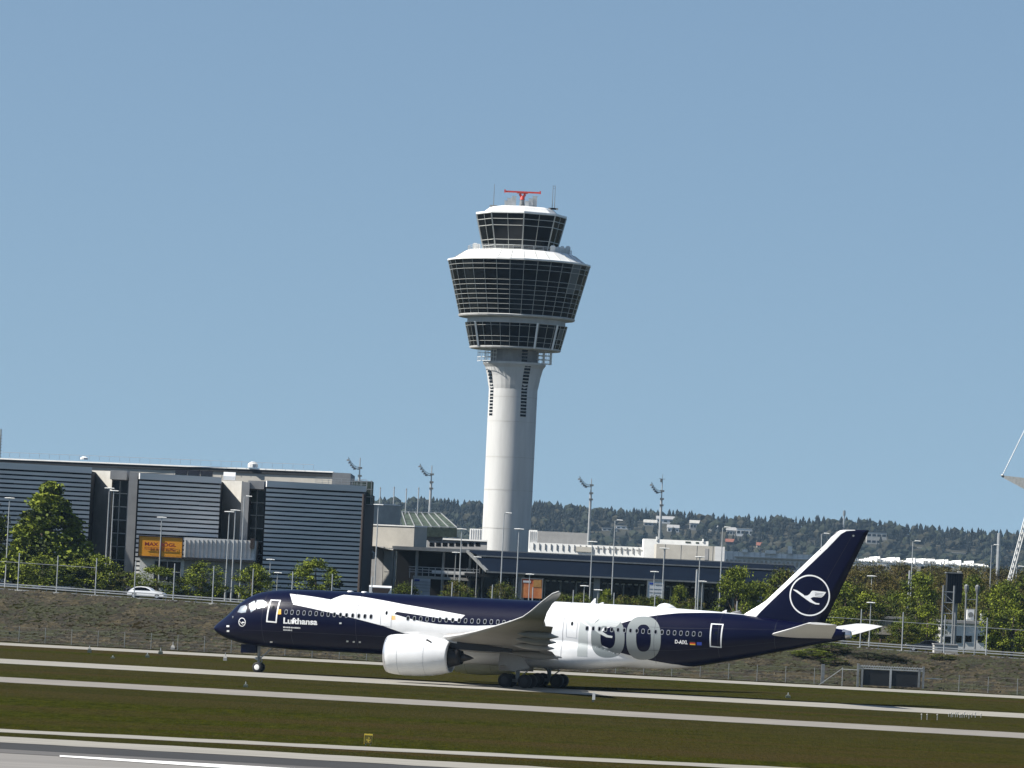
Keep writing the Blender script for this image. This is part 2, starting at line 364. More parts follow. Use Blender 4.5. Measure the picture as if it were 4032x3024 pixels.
# spires along the ridge line
s = MB(); s.mi = 0
x = -1150
while x < 1150:
    x += random.uniform(2.5, 8); Y = random.uniform(4985, 5035); z = hill_z(x, Y) - 1; H = random.choice((7, 8, 9, 10, 11, 12, 14)) * random.uniform(.85, 1.1); n = 6; b = len(s.v); fat = random.uniform(.14, .24)
    for lv, (q, rr) in enumerate(((.1, 1.), (.42, .7), (.37, .95), (.7, .4), (.65, .62))):
        for k in range(n):
            a = 6.283 * k / n + lv; s.v.append((x + math.cos(a) * rr * H * fat * random.uniform(.6, 1.3), Y + math.sin(a) * rr * H * fat, z + q * H))
    s.v.append((x, Y, z + H))
    for lv in range(4):
        for k in range(n): s.face([b + lv * n + k, b + lv * n + (k + 1) % n, b + (lv + 1) * n + (k + 1) % n, b + (lv + 1) * n + k])
    for k in range(n): s.face([b + 4 * n + k, b + 4 * n + (k + 1) % n, b + 5 * n])
o = struct('ridge_spruces', s, ['fc'], 'stuff'); o['label'] = 'row of pointed spruces along the skyline ridge'; o['category'] = 'wood'

# dry scrub on the embankment
random.seed(5); s = MB()
for i in range(46000):
    X = random.uniform(-85, 85); a, b_ = yfoot(X) + .5, yfence(X) - 1; Y = random.uniform(a, b_); z = ground_z(X, Y)
    nn = mnoise.noise(Vector((X * .16, Y * .16, 1))) + .5 * mnoise.noise(Vector((X * .5, Y * .4, 4))); sc = .10 + .32 * random.random() ** 3 + max(0, nn) * .15
    s.mi = 0 if nn + random.gauss(0, .16) > .22 else (1 if nn + random.gauss(0, .2) < -.12 else 2)
    for k in range(2):
        a = random.gauss(0, .6); dx, dy = math.cos(a) * sc * 1.7, math.sin(a) * sc; l = random.uniform(-.2, .2)
        s.poly([(X - dx, Y - dy, z), (X + dx, Y + dy, z), (X + dx * .5 + l, Y + .25 + dy, z + sc * random.uniform(.3, .9))])
M['dg1'] = mat('dry_straw', (.044, .034, .014), .9, var=.3, scale=.5); M['dg2'] = mat('scrub_green', (.022, .024, .005), .9, var=.3, scale=.5); M['dg3'] = mat('scrub_brown', (.020, .0155, .0065), .9, var=.3, scale=.5)
o = struct('scrub', s, ['dg1', 'dg2', 'dg3'], 'stuff'); o['label'] = 'dry brown grass and low scrub on the embankment'; o['category'] = 'scrub'

# ------------------------------------------------------------------ control tower
TY = 870.0; tb = at(1991, 2160, TY); TX = tb.x; SC = FPX / TY
def tz(y): return CH + (2291 - y) / SC
T = Thing('control_tower', (TX, TY, 6), 'tall concrete control tower with dark glazed cabs and red radar bar on top', 'control tower')
def ring(R, z, n, a0=0., cx=TX, cy=TY): return [(cx + R * math.sin(a0 + 2 * math.pi * k / n), cy - R * math.cos(a0 + 2 * math.pi * k / n), z) for k in range(n)]
OFF = R_(3.9)
sh = MB(); sh.smooth = True
sh.loft([ring(R, z, 64) for R, z in ((4.42, 6), (4.43, 25), (4.45, tz(1535)))], caps=False)
T.part('shaft', sh, 'towerw')
for zj in (13, 20, 27, 33, 39.5, 44):
    pj = MB(); pj.lathe([(0, 4.465), (.07, 4.465)], 'z', (TX, TY, zj), 64); T.part('pour_joint', pj, 'conc')
cp = MB(); cp.smooth = False
cp.loft([ring(R, z, 32, OFF) for R, z in ((4.47, tz(1535)), (4.62, tz(1520)), (4.9, tz(1485)), (5.3, tz(1452)), (5.75, tz(1438)), (5.75, tz(1430)), (4.5, tz(1430)))], caps=False)
capital = T.part('capital', cp, 'towerw')
dr = MB(); dr.loft([ring(4.4, tz(1432), 32, OFF), ring(4.4, tz(1377), 32, OFF)], caps=False); T.part('drum', dr, 'concg')
# slot windows in vertical rows around the shaft
def slot(ang, zz, R, w_=1.15, h_=.4, name='slot_window'):
    s = MB(); a = R_(ang); t = Vector((math.cos(a), math.sin(a), 0)); n = Vector((math.sin(a), -math.cos(a), 0)); c = Vector((TX, TY, zz)) + n * (R + .02)
    for q in (-1, 1):
        pass
    v = [c - t * w_ / 2, c + t * w_ / 2, c + t * w_ / 2 + Vector((0, 0, h_)), c - t * w_ / 2 + Vector((0, 0, h_))]
    s.poly(v); s.poly([p - n * .5 for p in v][::-1])
    for k in range(4): s.poly([v[k], v[(k + 1) % 4], v[(k + 1) % 4] - n * .5, v[k] - n * .5])
    T.part(name, s, 'glass')
for ang in (27, -61):
    nrow = 17 if ang == 27 else 14
    for k in range(nrow):
        z = tz(1643) + k * .60; R = 4.45 if z < tz(1535) else 4.47 + (z - tz(1535)) * .25
        slot(ang, z, R, 1.15)
for k in range(4): slot(24, tz(1428) + k * .6, 4.4, 1.1, .42)
# glazed cab: rows of panes between mullions
def cab(name, zs, Rt, Rb, n, a0, gm, rail=.07):
    gl = MB(); mu = MB(); z0, z1 = zs[0], zs[-1]
    def rad(z): return Rt + (Rb - Rt) * (z0 - z) / (z0 - z1)
    random.seed(len(zs) + n)
    tint = [random.choice(gm) for _ in range(n)]
    for k in range(n):
        for j in range(len(zs) - 1):
            za, zb = zs[j], zs[j + 1]; a = ring(rad(za), za, n, a0); b = ring(rad(zb), zb, n, a0)
            gl.mi = tint[k] if random.random() < .8 else random.choice(gm)
            if n == 32 and len(zs) > 8 and k in (4, 5) and j < 5 and not (k == 5 and j > 3): gl.mi = 3  # reflections painted as pale panes in the right-hand columns
            if n == 32 and k in (5, 6, 7) and random.random() < .3: gl.mi = 2 if random.random() < .6 else 3
            q = [Vector(x) for x in (b[k], b[(k + 1) % n], a[(k + 1) % n], a[k])]
            j1 = random.uniform(-.006, .006); nrm = (q[1] - q[0]).cross(q[3] - q[0]).normalized(); q[2] += nrm * j1 * 2; q[1] += nrm * j1
            gl.poly(q)
    top = ring(rad(z0) + .03, z0, n, a0); bot = ring(rad(z1) + .03, z1, n, a0)
    for k in range(n): mu.bar(top[k], bot[k], rail * 1.5)
    for z in zs:
        r = ring(rad(z) + .04, z, n, a0)
        for k in range(n): mu.bar(r[k], r[(k + 1) % n], rail)
    g_ = T.part(name, gl, ['glass', 'glassb', 'glassc', 'glassd']); g_m = T.part('mullion_frame', mu, 'mull', parent=g_)
    return g_
rows = [1040, 1057.7, 1076.6, 1117.7, 1136.7, 1155.7, 1173.5, 1192, 1211, 1230.5, 1249]
cab('main_cab_glazing', [tz(y) for y in rows], 13.0, 10.5, 32, OFF, (0, 0, 1, 1, 2), .06)
cab('lower_cab_glazing', [tz(y) for y in (1281, 1293, 1335, 1354, 1373)], 9.35, 8.3, 32, OFF, (0, 0, 1, 2), .055)
# viewing cab: octagon, two bays a side
def oct_ring(R, z, a0=R_(3.2)):
    c = ring(R, z, 8, a0); out = []
    for k in range(8):
        p, q = Vector(c[k]), Vector(c[(k + 1) % 8]); out += [tuple(p), tuple((p + q) / 2)]
    return out
gl = MB(); mu = MB(); oz = [tz(y) for y in (851, 873, 898, 953, 975, 990)]; random.seed(3)
def orad(z): return 8.2 - (8.2 - 6.65) * (oz[0] - z) / (oz[0] - oz[-1])
for j in range(5):
    a, b = oct_ring(orad(oz[j]), oz[j]), oct_ring(orad(oz[j + 1]), oz[j + 1])
    for k in range(16): gl.mi = random.choice((0, 0, 1)); gl.poly([b[k], b[(k + 1) % 16], a[(k + 1) % 16], a[k]])
for z in oz:
    r = oct_ring(orad(z) + .05, z)
    for k in range(16): mu.bar(r[k], r[(k + 1) % 16], .1)
a, b = oct_ring(8.25, oz[0]), oct_ring(6.7, oz[-1])
for k in range(16): mu.bar(b[k], a[k], .22 if k % 2 == 0 else .1)
g_ = T.part('viewing_cab_glazing', gl, ['glass', 'glassb']); T.part('mullion_frame', mu, 'mull', parent=g_)
rf = MB(); a0 = R_(3.2)
rf.loft([ring(R, z, 8, a0) for R, z in ((8.0, tz(853)), (8.35, tz(850)), (8.35, tz(843)), (6.9, tz(840)), (5.9, tz(822)), (5.4, tz(818)))]); T.part('cab_roof', rf, 'towerr')
rf = MB(); rf.loft([ring(R, z, 32, OFF) for R, z in ((12.9, tz(1043)), (13.15, tz(1040)), (13.15, tz(1034)), (12.2, tz(1031)), (10.1, tz(1000)), (9.7, tz(996)), (6.4, tz(993)))], caps=False)
se = rf; se.mi = 1
for k in range(32):
    a, b = ring(12.22, tz(1031) + .03, 32, OFF)[k], ring(10.12, tz(1000) + .03, 32, OFF)[k]; se.bar(a, b, .07)
T.part('skirt_roof', rf, ['towerr', 'mull'])
sf = MB(); sf.loft([ring(R, z, 32, OFF) for R, z in ((10.6, tz(1249)), (10.75, tz(1251)), (10.6, tz(1257)), (9.2, tz(1260)), (9.0, tz(1262)), (9.0, tz(1280)), (9.45, tz(1280)), (9.4, tz(1282)), (9.2, tz(1283)))], caps=False)
T.part('neck_ring', sf, 'towerw')
sf = MB(); sf.loft([ring(R, z, 32, OFF) for R, z in ((8.3, tz(1373)), (8.4, tz(1375)), (8.3, tz(1380)), (4.4, tz(1381)))], caps=False); T.part('soffit', sf, 'towerw')
# posts on the lower cab
for a in (-52, 24, 52):
    s = MB(); p = Vector((math.sin(R_(a)), -math.cos(R_(a)), 0)); c = Vector((TX, TY, 0))
    s.bar(c + p * 9.55 + Vector((0, 0, tz(1279))), c + p * 8.5 + Vector((0, 0, tz(1378))), .35); T.part('facade_post', s, 'towerr')
# maintenance cages under the cab
for a in (-75, -50, 62, 82, 100):
    s = MB(); p = Vector((math.sin(R_(a)), -math.cos(R_(a)), 0)); t = Vector((math.cos(R_(a)), math.sin(R_(a)), 0)); c = Vector((TX, TY, 0))
    for i in range(4):
        for rr in (5.4, 6.7):
            q = c + p * rr + t * (i - 1.5) * .75; s.bar(q + Vector((0, 0, tz(1430))), q + Vector((0, 0, tz(1382))), .07)
    for z in (1430, 1414, 1398, 1384):
        for rr in (5.4, 6.7): s.bar(c + p * rr - t * 1.2 + Vector((0, 0, tz(z))), c + p * rr + t * 1.2 + Vector((0, 0, tz(z))), .07)
        s.bar(c + p * 4.4 + Vector((0, 0, tz(z))), c + p * 6.7 + Vector((0, 0, tz(z))), .07)
    T.part('maintenance_cage', s, 'wht')
# railing, plant boxes, antennas
s = MB()
for z in (978, 985, 991):
    r = ring(9.5, tz(z), 32, OFF)
    for k in range(32): s.bar(r[k], r[(k + 1) % 32], .06)
r = ring(9.5, tz(996), 32, OFF); r2 = ring(9.5, tz(978), 32, OFF)
for k in range(32): s.bar(r[k], r2[k], .07)
T.part('railing', s, 'steel')
for a, rr, w_, h_ in ((44, 8.6, .9, 1.0), (50, 8.6, .7, .8), (56, 8.6, .9, .9), (62, 8.7, .8, 1.1), (69, 8.8, .9, .8), (77, 9., .9, 1.3), (-62, 8.6, .7, .8), (-70, 8.7, .9, 1.0)):
    s = MB(); x, y = TX + rr * math.sin(R_(a)), TY - rr * math.cos(R_(a)); s.box(x - w_ / 2, x + w_ / 2, y - .4, y + .4, tz(994), tz(994) + h_); s.box(x - w_ / 3, x + w_ / 3, y - .2, y + .2, tz(994) + h_, tz(994) + h_ + .15)
    T.part('plant_box', s, 'wht')
for x, y1, y0 in ((-5.2, 728, 818), (5.55, 722, 818), (5.95, 722, 818)):
    s = MB(); s.tube((TX + x, TY, tz(y0)), (TX + x, TY, tz(y1)), .07, .04, 6); s.box(TX + x - .7, TX + x + .7, TY - .5, TY + .5, tz(818), tz(812)); T.part('whip_antenna', s, 'steeld')
s = MB(); s.bar((TX + 5.55, TY, tz(725)), (TX + 5.95, TY, tz(725)), .05); s.bar((TX + 5.55, TY, tz(735)), (TX + 5.95, TY, tz(735)), .05); T.part('antenna_rung', s, 'steeld')
s = MB(); s.tube((TX, TY, tz(820)), (TX, TY, tz(784)), .55, .4, 12); s.box(TX - 2.6, TX + 2.6, TY - 1.5, TY + 1.5, tz(818), tz(813)); T.part('radar_pedestal', s, 'steeld')
for x, y, h_ in ((-2.3, -.8, 1.3), (-1.5, -1, 1.7), (1.6, -.9, 1.4), (2.3, -.5, 1.9), (-2.8, .3, .9), (.9, -1.2, .9)):
    s = MB(); s.box(TX + x - .4, TX + x + .4, TY + y - .3, TY + y + .3, tz(813), tz(813) + h_); s.bar((TX + x - .5, TY + y, tz(813) + h_ + .1), (TX + x + .5, TY + y, tz(813) + h_ + .1), .12); T.part('roof_cabinet', s, 'steel')
s = MB(); s.bar((TX - .5, TY, tz(762)), (TX + .1, TY, tz(783)), .45); s.bar((TX + .5, TY, tz(762)), (TX, TY, tz(783)), .45); s.tube((TX, TY, tz(785)), (TX, TY, tz(770)), .5, .3, 10)
T.part('radar_turntable', s, 'redp')
s = MB(); s.box(TX - 3.25, TX + 3.25, TY - .35, TY + .2, tz(758), tz(752)); s.box(TX - 3.35, TX - 3.1, TY - .45, TY + .3, tz(759.5), tz(748)); s.box(TX + 3.1, TX + 3.35, TY - .45, TY + .3, tz(759.5), tz(748)); s.box(TX - 1, TX + 1, TY + .2, TY + .7, tz(760), tz(755)); T.part('radar_bar', s, 'redp')

# ------------------------------------------------------------------ generic building block by photo rectangle
def pb(mb, x0, x1, yt, yb, Y, depth):                     # box whose front face shows at these photo pixels
    xm, ym = (x0 + x1) / 2, (yt + yb) / 2
    a = at(x0, ym, Y); b = at(x1, ym, Y); t = at(xm, yt, Y); u = at(xm, yb, Y); mb.box(a.x, b.x, Y, Y + depth, u.z, t.z)
def block(name, x0, x1, yt, Y, depth, m, label, cat='building', extra=(), sk=.32):
    xm = (x0 + x1) / 2; base = at(xm, 2300, Y)
    t = Thing(name, (base.x, Y, 5.5), label, cat)
    def shear(mb): mb.v = [(x, y + (b.x - x) * sk, z) for x, y, z in mb.v]; return mb
    mb = MB(); a = at(x0, yt, Y); b = at(x1, yt, Y); top = at(xm, yt, Y).z; mb.box(a.x, b.x, Y, Y + depth, 3., top); t.part('wall', shear(mb), m)
    for nm, rects, em, pr in extra:
        for q in rects:
            e = MB(); pb(e, *q, Y - pr, pr + .2); t.part(nm, shear(e), em)
    return t

# ------------------------------------------------------------------ parking garage (saw-tooth louvred front)
GY = 700.0
gA = at(430, 2280, GY)
G = Thing('parking_garage', (gA.x, GY, 5.5), 'long grey parking garage with louvred saw-tooth front at the left', 'parking garage')
def X_(px, Y=GY): return (px - 2016) / FPX * Y + (-.0475 * 0)
def wx(px, py, Y): return at(px, py, Y).x
gtop = [(at(170, 1838, 704).z), at(700, 1878, 704).z, at(1230, 1910, 704).z]
panels = [(-260, 350, 693, 701, gtop[0]), (540, 862, 697, 702, gtop[1]), (1042, 1434, 697, 702, gtop[2])]
body = MB()
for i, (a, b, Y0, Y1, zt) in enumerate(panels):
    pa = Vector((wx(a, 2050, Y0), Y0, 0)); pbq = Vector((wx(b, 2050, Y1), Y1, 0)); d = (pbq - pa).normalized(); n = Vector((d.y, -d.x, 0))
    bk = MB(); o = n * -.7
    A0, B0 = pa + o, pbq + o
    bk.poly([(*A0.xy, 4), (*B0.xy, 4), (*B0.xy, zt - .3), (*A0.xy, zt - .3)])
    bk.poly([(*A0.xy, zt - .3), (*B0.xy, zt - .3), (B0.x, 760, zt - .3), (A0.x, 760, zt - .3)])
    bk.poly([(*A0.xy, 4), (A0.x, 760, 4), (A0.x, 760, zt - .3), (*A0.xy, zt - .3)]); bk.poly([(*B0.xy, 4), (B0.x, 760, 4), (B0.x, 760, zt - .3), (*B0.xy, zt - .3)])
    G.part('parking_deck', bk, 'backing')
    lv = MB(); z = zt - .45; k = 0; random.seed(i)
    lv.bar(pa + Vector((0, 0, zt - .25)), pbq + Vector((0, 0, zt - .25)), .5, .9)
    z = zt - 1.15
    while z > 5:
        L = (pbq - pa).length; seg = int(L / 2.6)
        for q in range(seg):                              # blades in short lengths, a little out of true
            s0, s1 = pa + d * L * q / seg, pa + d * L * (q + 1) / seg; j = random.uniform(-.012, .012)
            b0 = len(lv.v); u_ = n * .006
            lv.v += [tuple(s0 + u_ + Vector((0, 0, z - .19 + j))), tuple(s1 + u_ + Vector((0, 0, z - .19 + j))), tuple(s1 - u_ + Vector((0, 0, z + .19 + j))), tuple(s0 - u_ + Vector((0, 0, z + .19 + j)))]
            lv.face([b0, b0 + 1, b0 + 2, b0 + 3])
            lv.v += [(x, y, zz - .05) for x, y, zz in lv.v[b0:b0 + 4]]; lv.face([b0 + 4, b0 + 7, b0 + 6, b0 + 5]); lv.face([b0, b0 + 4, b0 + 5, b0 + 1])
        z -= .66; k += 1
    G.part('louvre_screen', lv, 'louvre')
# return walls, glass bays, pillars
for (a, Ya, b, Yb, zt, g1, p1, p2, Yp) in ((350, 712, 433, 706.5, gtop[0] - .1, 433, 500, 538, 701), (862, 712.5, 945, 706.5, gtop[1] - .1, 975, 945, 975, 703)):
    pa = Vector((wx(a, 2050, Ya), Ya, 0)); pq = Vector((wx(b, 2050, Yb), Yb, 0)); s = MB()
    s.poly([(*pa.xy, 4), (*pq.xy, 4), (*pq.xy, zt), (*pa.xy, zt)]); s.poly([(*pq.xy, 4), (pq.x, Yb + 14, 4), (pq.x, Yb + 14, zt), (*pq.xy, zt)]); s.poly([(*pa.xy, zt), (*pq.xy, zt), (pq.x, Yb + 14, zt), (pa.x, Yb + 14, zt)])
    G.part('return_wall', s, 'conc')
for x0, x1, Yq, zt, m, nm in ((500, 540, 700.5, gtop[0] - .2, 'concg', 'pillar'), (946, 976, 703, gtop[1] - .3, 'concg', 'pillar')):
    s = MB(); s.box(wx(x0, 2050, Yq), wx(x1, 2050, Yq), Yq, Yq + 12, 4, zt); G.part(nm, s, m)
for x0, x1, yt, yb, Yq in ((434, 499, 1852, 1888, 704), (977, 1040, 1893, 1925, 704)):
    s = MB(); pb(s, x0, x1, yt, yb, Yq, 10); G.part('lintel', s, 'concg')
for x0, x1, yt, Yq in ((434, 499, 1889, 709), (977, 1040, 1926, 709)):
    s = MB(); s.mi = 0; zt = at(x0, yt, Yq).z; xa, xb = wx(x0, 2050, Yq), wx(x1, 2050, Yq); rr = 9; random.seed(x0)
    for r in range(rr):
        for c in range(2):
            s.mi = random.choice((0, 1, 1, 2)); z0, z1 = 5 + (zt - 5) * r / rr, 5 + (zt - 5) * (r + 1) / rr; s.poly([(xa + (xb - xa) * c / 2, Yq, z0), (xa + (xb - xa) * (c + 1) / 2, Yq, z0), (xa + (xb - xa) * (c + 1) / 2, Yq, z1), (xa + (xb - xa) * c / 2, Yq, z1)])
    gp = G.part('stair_glazing', s, ['glassb', 'glassc', 'green'])
    s = MB()
    for r in range(rr + 1): z = 5 + (zt - 5) * r / rr; s.bar((xa, Yq - .1, z), (xb, Yq - .1, z), .12)
    for c in (0, .5, 1): s.bar((xa + (xb - xa) * c, Yq - .1, 5), (xa + (xb - xa) * c, Yq - .1, zt), .12)
    G.part('glazing_bar', s, 'steel', parent=gp)
def pent(s, pr, za, zb):                                  # long penthouse, its right end nearer
    a, b = Vector((wx(-300, 1840, 748), 748 - pr, 0)), Vector((wx(1310, 1840, 726), 726 - pr, 0))
    q = [(a.x - pr, a.y), (b.x + pr * .3, b.y), (b.x + pr * .3, b.y + 22), (a.x - pr, a.y + 22)]; s.loft([[(x, y, z) for x, y in q] for z in (za, zb)])
# roof level: penthouse wall, dark eave, pale fascia
s = MB(); z0, z1 = gtop[0] - .4, at(650, 1838, 736).z
pent(s, 0, z0 - 1.5, z1 - .45); G.part('penthouse', s, 'beige')
s = MB(); pent(s, .25, z1 - .45, z1 + .1); G.part('eave', s, 'panel')
s = MB(); pent(s, .4, z1 + .1, z1 + .3); G.part('roof_edge', s, 'wht')
s = MB(); pb(s, 1308, 1380, 1862, 1925, 722, 20); G.part('lift_house', s, 'concg')
s = MB(); zr = gtop[2] + .1
for k in range(9):
    x = wx(1240, 1900, 703) + k * .95; s.bar((x, 706, zr - .1), (x, 706, zr + 1.1), .05)
for q in (.4, .75, 1.1): s.bar((wx(1240, 1900, 703), 706, zr + q), (wx(1440, 1900, 703), 706, zr + q), .05)
G.part('roof_railing', s, 'steel')
s = MB()                                                   # parapet railing and small roof fittings
for k in range(34):
    x = wx(-100, 1800, 736) + k * 1.6; yy = 743 - (k / 34) * 17; s.bar((x, yy, z1 + .4), (x, yy, z1 + 1.2), .04)
s.bar((wx(-100, 1800, 736), 743, z1 + 1.2), (wx(-100, 1800, 736) + 33 * 1.6, 726.5, z1 + 1.2), .05); G.part('roof_railing', s, 'steel')
for x, w_, h_ in ((996, 1.6, .9), (330, 1.2, .45)):
    s = MB(); a = wx(x, 1830, 730); s.lathe([(0, w_ / 2), (h_ * .6, w_ / 2), (h_, w_ * .2)], 'z', (a, 730, z1 + .4), 10, caps=True); G.part('roof_vent', s, 'wht')
s = MB(); pb(s, 1382, 1464, 1893, 1985, 716, 8); G.part('scaffold_net', s, 'green')
s = MB()
for k in range(5): x = wx(1385 + k * 19, 1930, 715); s.bar((x, 715.6, at(1420, 1985, 716).z), (x, 715.6, at(1420, 1889, 716).z), .08)
for y in (1895, 1925, 1955, 1985): s.bar((wx(1382, y, 715), 715.6, at(1420, y, 716).z), (wx(1466, y, 715), 715.6, at(1420, y, 716).z), .08)
G.part('scaffold', s, 'steel')
p = at(1431, 2000, 699)
t = Thing('dark_pole', (at(1422, 2310, 699).x, 699, 5.5), 'thick dark brown pole at the right corner of the louvred garage', 'pole'); s = MB(); s.tube((p.x, 699, 5), (p.x, 699, at(1436, 1945, 699).z), .33, .25, 12); s.box(p.x - .5, p.x + .5, 698.5, 699.5, 5, 5.6); t.part('post', s, 'brown')
# cars parked on the top deck
for i, (x, lab) in enumerate(((715, 'dark car on the garage roof deck, leftmost of four'), (765, 'dark car on the garage roof deck, second from left'), (815, 'dark van on the garage roof deck above the second louvre panel'), (905, 'pale car on the garage roof deck beside the right wall'))):
    c = at(x, 1870, 716); z = gtop[1] - .1; t = Thing('parked_car', (c.x, 716, z), lab, 'car', 'cars on the garage roof deck'); s = MB()
    s.loft([[(c.x - .9 + u * 1.8, 716 + v, z + h) for v, h in ((-1, .2), (-1, .8), (-.7, 1.4), (.7, 1.4), (1, .8), (1, .2))] for u in (0, 1)]); t.part('body', s, 'carb' if i < 3 else 'car')

# ------------------------------------------------------------------ text helper
def text_mesh(txt, bold=0.):
    cu = bpy.data.curves.new('t', 'FONT'); cu.body = txt; cu.size = 1; cu.offset = bold; cu.resolution_u = 4
    ob = bpy.data.objects.new('t', cu); col.objects.link(ob)
    me = bpy.data.meshes.new_from_object(ob.evaluated_get(bpy.context.evaluated_depsgraph_get()))
    vs = [v.co.copy() for v in me.vertices]; fs = [list(p.vertices) for p in me.polygons]
    bpy.data.objects.remove(ob); bpy.data.curves.remove(cu); bpy.data.meshes.remove(me)
    x0, x1 = min(v.x for v in vs), max(v.x for v in vs); y0, y1 = min(v.y for v in vs), max(v.y for v in vs)
    return [((v.x - x0) / (x1 - x0), (v.y - y0) / (y1 - y0)) for v in vs], fs
def text_on(mb, txt, x0, x1, z0, z1, Y, bold=0.):
    v, f = text_mesh(txt, bold); b = len(mb.v); mb.v += [(x0 + a * (x1 - x0), Y, z0 + c * (z1 - z0)) for a, c in v]
    for q in f: mb.face([b + i for i in q])

# ------------------------------------------------------------------ annex and billboard
AY = 690.0
t = Thing('annex_building', (at(640, 2300, AY).x, AY, 5.5), 'low annex with white front and grey corrugated side in front of the garage', 'building')
s = MB(); pb(s, 548, 722, 2200, 2330, AY, 12); t.part('front_wall', s, 'wht')
s = MB(); pb(s, 724, 1000, 2122, 2200, AY + 1, 11); t.part('upper_wall', s, 'louvre')
s = MB(); pb(s, 722, 985, 2207, 2330, AY + .6, 11); t.part('side_wall', s, 'concg')
s = MB(); pb(s, 545, 1002, 2197, 2206, AY - .6, 12); t.part('canopy_edge', s, 'blk')
s = MB(); pb(s, 605, 710, 2210, 2290, AY - .2, .4); w1 = t.part('window', s, 'panel')
s = MB()
for x in (604, 656, 710): pb(s, x, x + 3, 2208, 2292, AY - .35, .15)
for y in (2208, 2250, 2290): pb(s, 604, 713, y, y + 3, AY - .35, .15)
t.part('window_frame', s, 'steel', parent=w1)
s = MB()
for k in range(16): x = 730 + k * 17; pb(s, x, x + 2, 2125, 2198, AY + .8, .2)
t.part('wall_rib', s, 'concg')
s = MB(); pb(s, 985, 1002, 2120, 2160, AY, .9); t.part('brown_panel', s, 'brown')
BX0, BX1 = wx(546, 2155, 688), wx(718, 2155, 688); BZ1, BZ0 = at(632, 2113, 688).z, at(632, 2193, 688).z
t = Thing('billboard', ((BX0 + BX1) / 2, 688, BZ0), 'orange billboard with maroon lettering above the white annex', 'billboard')
s = MB(); s.box(BX0, BX1, 688, 688.5, BZ0, BZ1); t.part('panel', s, 'sign')
s = MB()
for z in (BZ0, BZ1): s.box(BX0 - .06, BX1 + .06, 687.9, 688.5, z - .06, z + .06)
for x in (BX0, (BX0 + BX1) / 2 + .1, BX1): s.box(x - .05, x + .05, 687.92, 688.5, BZ0, BZ1)
t.part('frame', s, 'brown')
s = MB(); W = BX1 - BX0; Hh = BZ1 - BZ0
text_on(s, 'MAX BÖGL', BX0 + W * .14, BX0 + W * .86, BZ0 + Hh * .52, BZ0 + Hh * .74, 687.85, .03)
s.box(BX0 + W * .13, BX0 + W * .84, 687.86, 687.9, BZ0 + Hh * .435, BZ0 + Hh * .455)
text_on(s, 'Fortschritt baut man aus Ideen.', BX0 + W * .14, BX0 + W * .86, BZ0 + Hh * .32, BZ0 + Hh * .42, 687.85, .01)
t.part('lettering', s, 'signt')
s = MB()
for x in (BX0 + .6, BX1 - .6): s.box(x - .1, x + .1, 688.2, 688.4, BZ0 - .4, BZ0)
t.part('support', s, 'steeld')

# ------------------------------------------------------------------ concrete blocks, skylight, terminal
def corner_block(name, x0, xc, x1, yt, yb, Y, label, ml='conc', mr='conc', zb=None, k=.9):   # edge at xc; left face turned to the left, right face to the right
    A_, B_, C_ = at(x0, yt, Y), at(xc, yt, Y), at(x1, yt, Y); zt = at(xc, yt, Y).z; z0 = at(xc, yb, Y).z if zb is None else zb
    la = B_.x - A_.x; lb = C_.x - B_.x; k1, k2 = k, .5
    pts = [(A_.x, Y + la * k1), (B_.x, Y), (C_.x, Y + lb * k2), (A_.x + lb, Y + la * k1 + lb * k2)]
    t = Thing(name, (B_.x, Y, z0), label, 'building'); s = MB()
    s.loft([[(x, y, z0) for x, y in pts], [(x, y, zt) for x, y in pts]]); t.part('wall', s, [ml])
    s = MB(); s.loft([[(x + (x - B_.x) * .01, y - .12, zt + q) for x, y in pts] for q in (.003, .18)]); t.part('coping', s, 'wht' if mr == 'conc' else mr)
    return t
corner_block('lift_tower', 1412, 1465, 1578, 1986, 2090, 780, 'upper concrete box with sunlit left face beyond the garage corner')
corner_block('office_block', 1436, 1632, 1682, 2075, 2162, 765, 'pale concrete block with flat front below the upper box', 'beige', k=.38)
t = block('stair_core', 1512, 1548, 2160, 762, 6, 'conc', 'grey concrete pier under the pale concrete block', 'building', [('joint', [(1512, 1548, 2200, 2201), (1512, 1548, 2250, 2251)], 'concg', .05)])
t = block('ramp_wall', 1430, 1511, 2150, 764, 4, 'concg', 'shaded concrete ramp wall with slanting soffit left of the pier', 'building', [])
s = MB(); a, b = at(1432, 2140, 762), at(1550, 2160, 762); s.poly([(a.x, 761, a.z), (b.x, 758, b.z - .3), (b.x, 765, b.z - .3), (a.x, 765, a.z)]); s.bar((a.x, 761.2, a.z - .6), (b.x - 3, 758.5, b.z - 1.4), .5, 1.); t.part('ramp_soffit', s, 'conc')
t = block('low_hall', 1680, 1918, 2124, 800, 12, 'concg', 'low grey hall with flat roof left of the tower foot', 'building', [('fascia', [(1678, 1920, 2121, 2127)], 'wht', .3), ('window', [(1690 + k * 26, 1708 + k * 26, 2136, 2150) for k in range(8)], 'glassb', .06)])
t = block('white_screen', 1850, 1898, 2082, 812, 2, 'wht', 'white ribbed screen wall left of the tower foot', 'screen wall', [('rib', [(1853 + k * 9, 1855 + k * 9, 2084, 2130) for k in range(5)], 'concg', .1)])
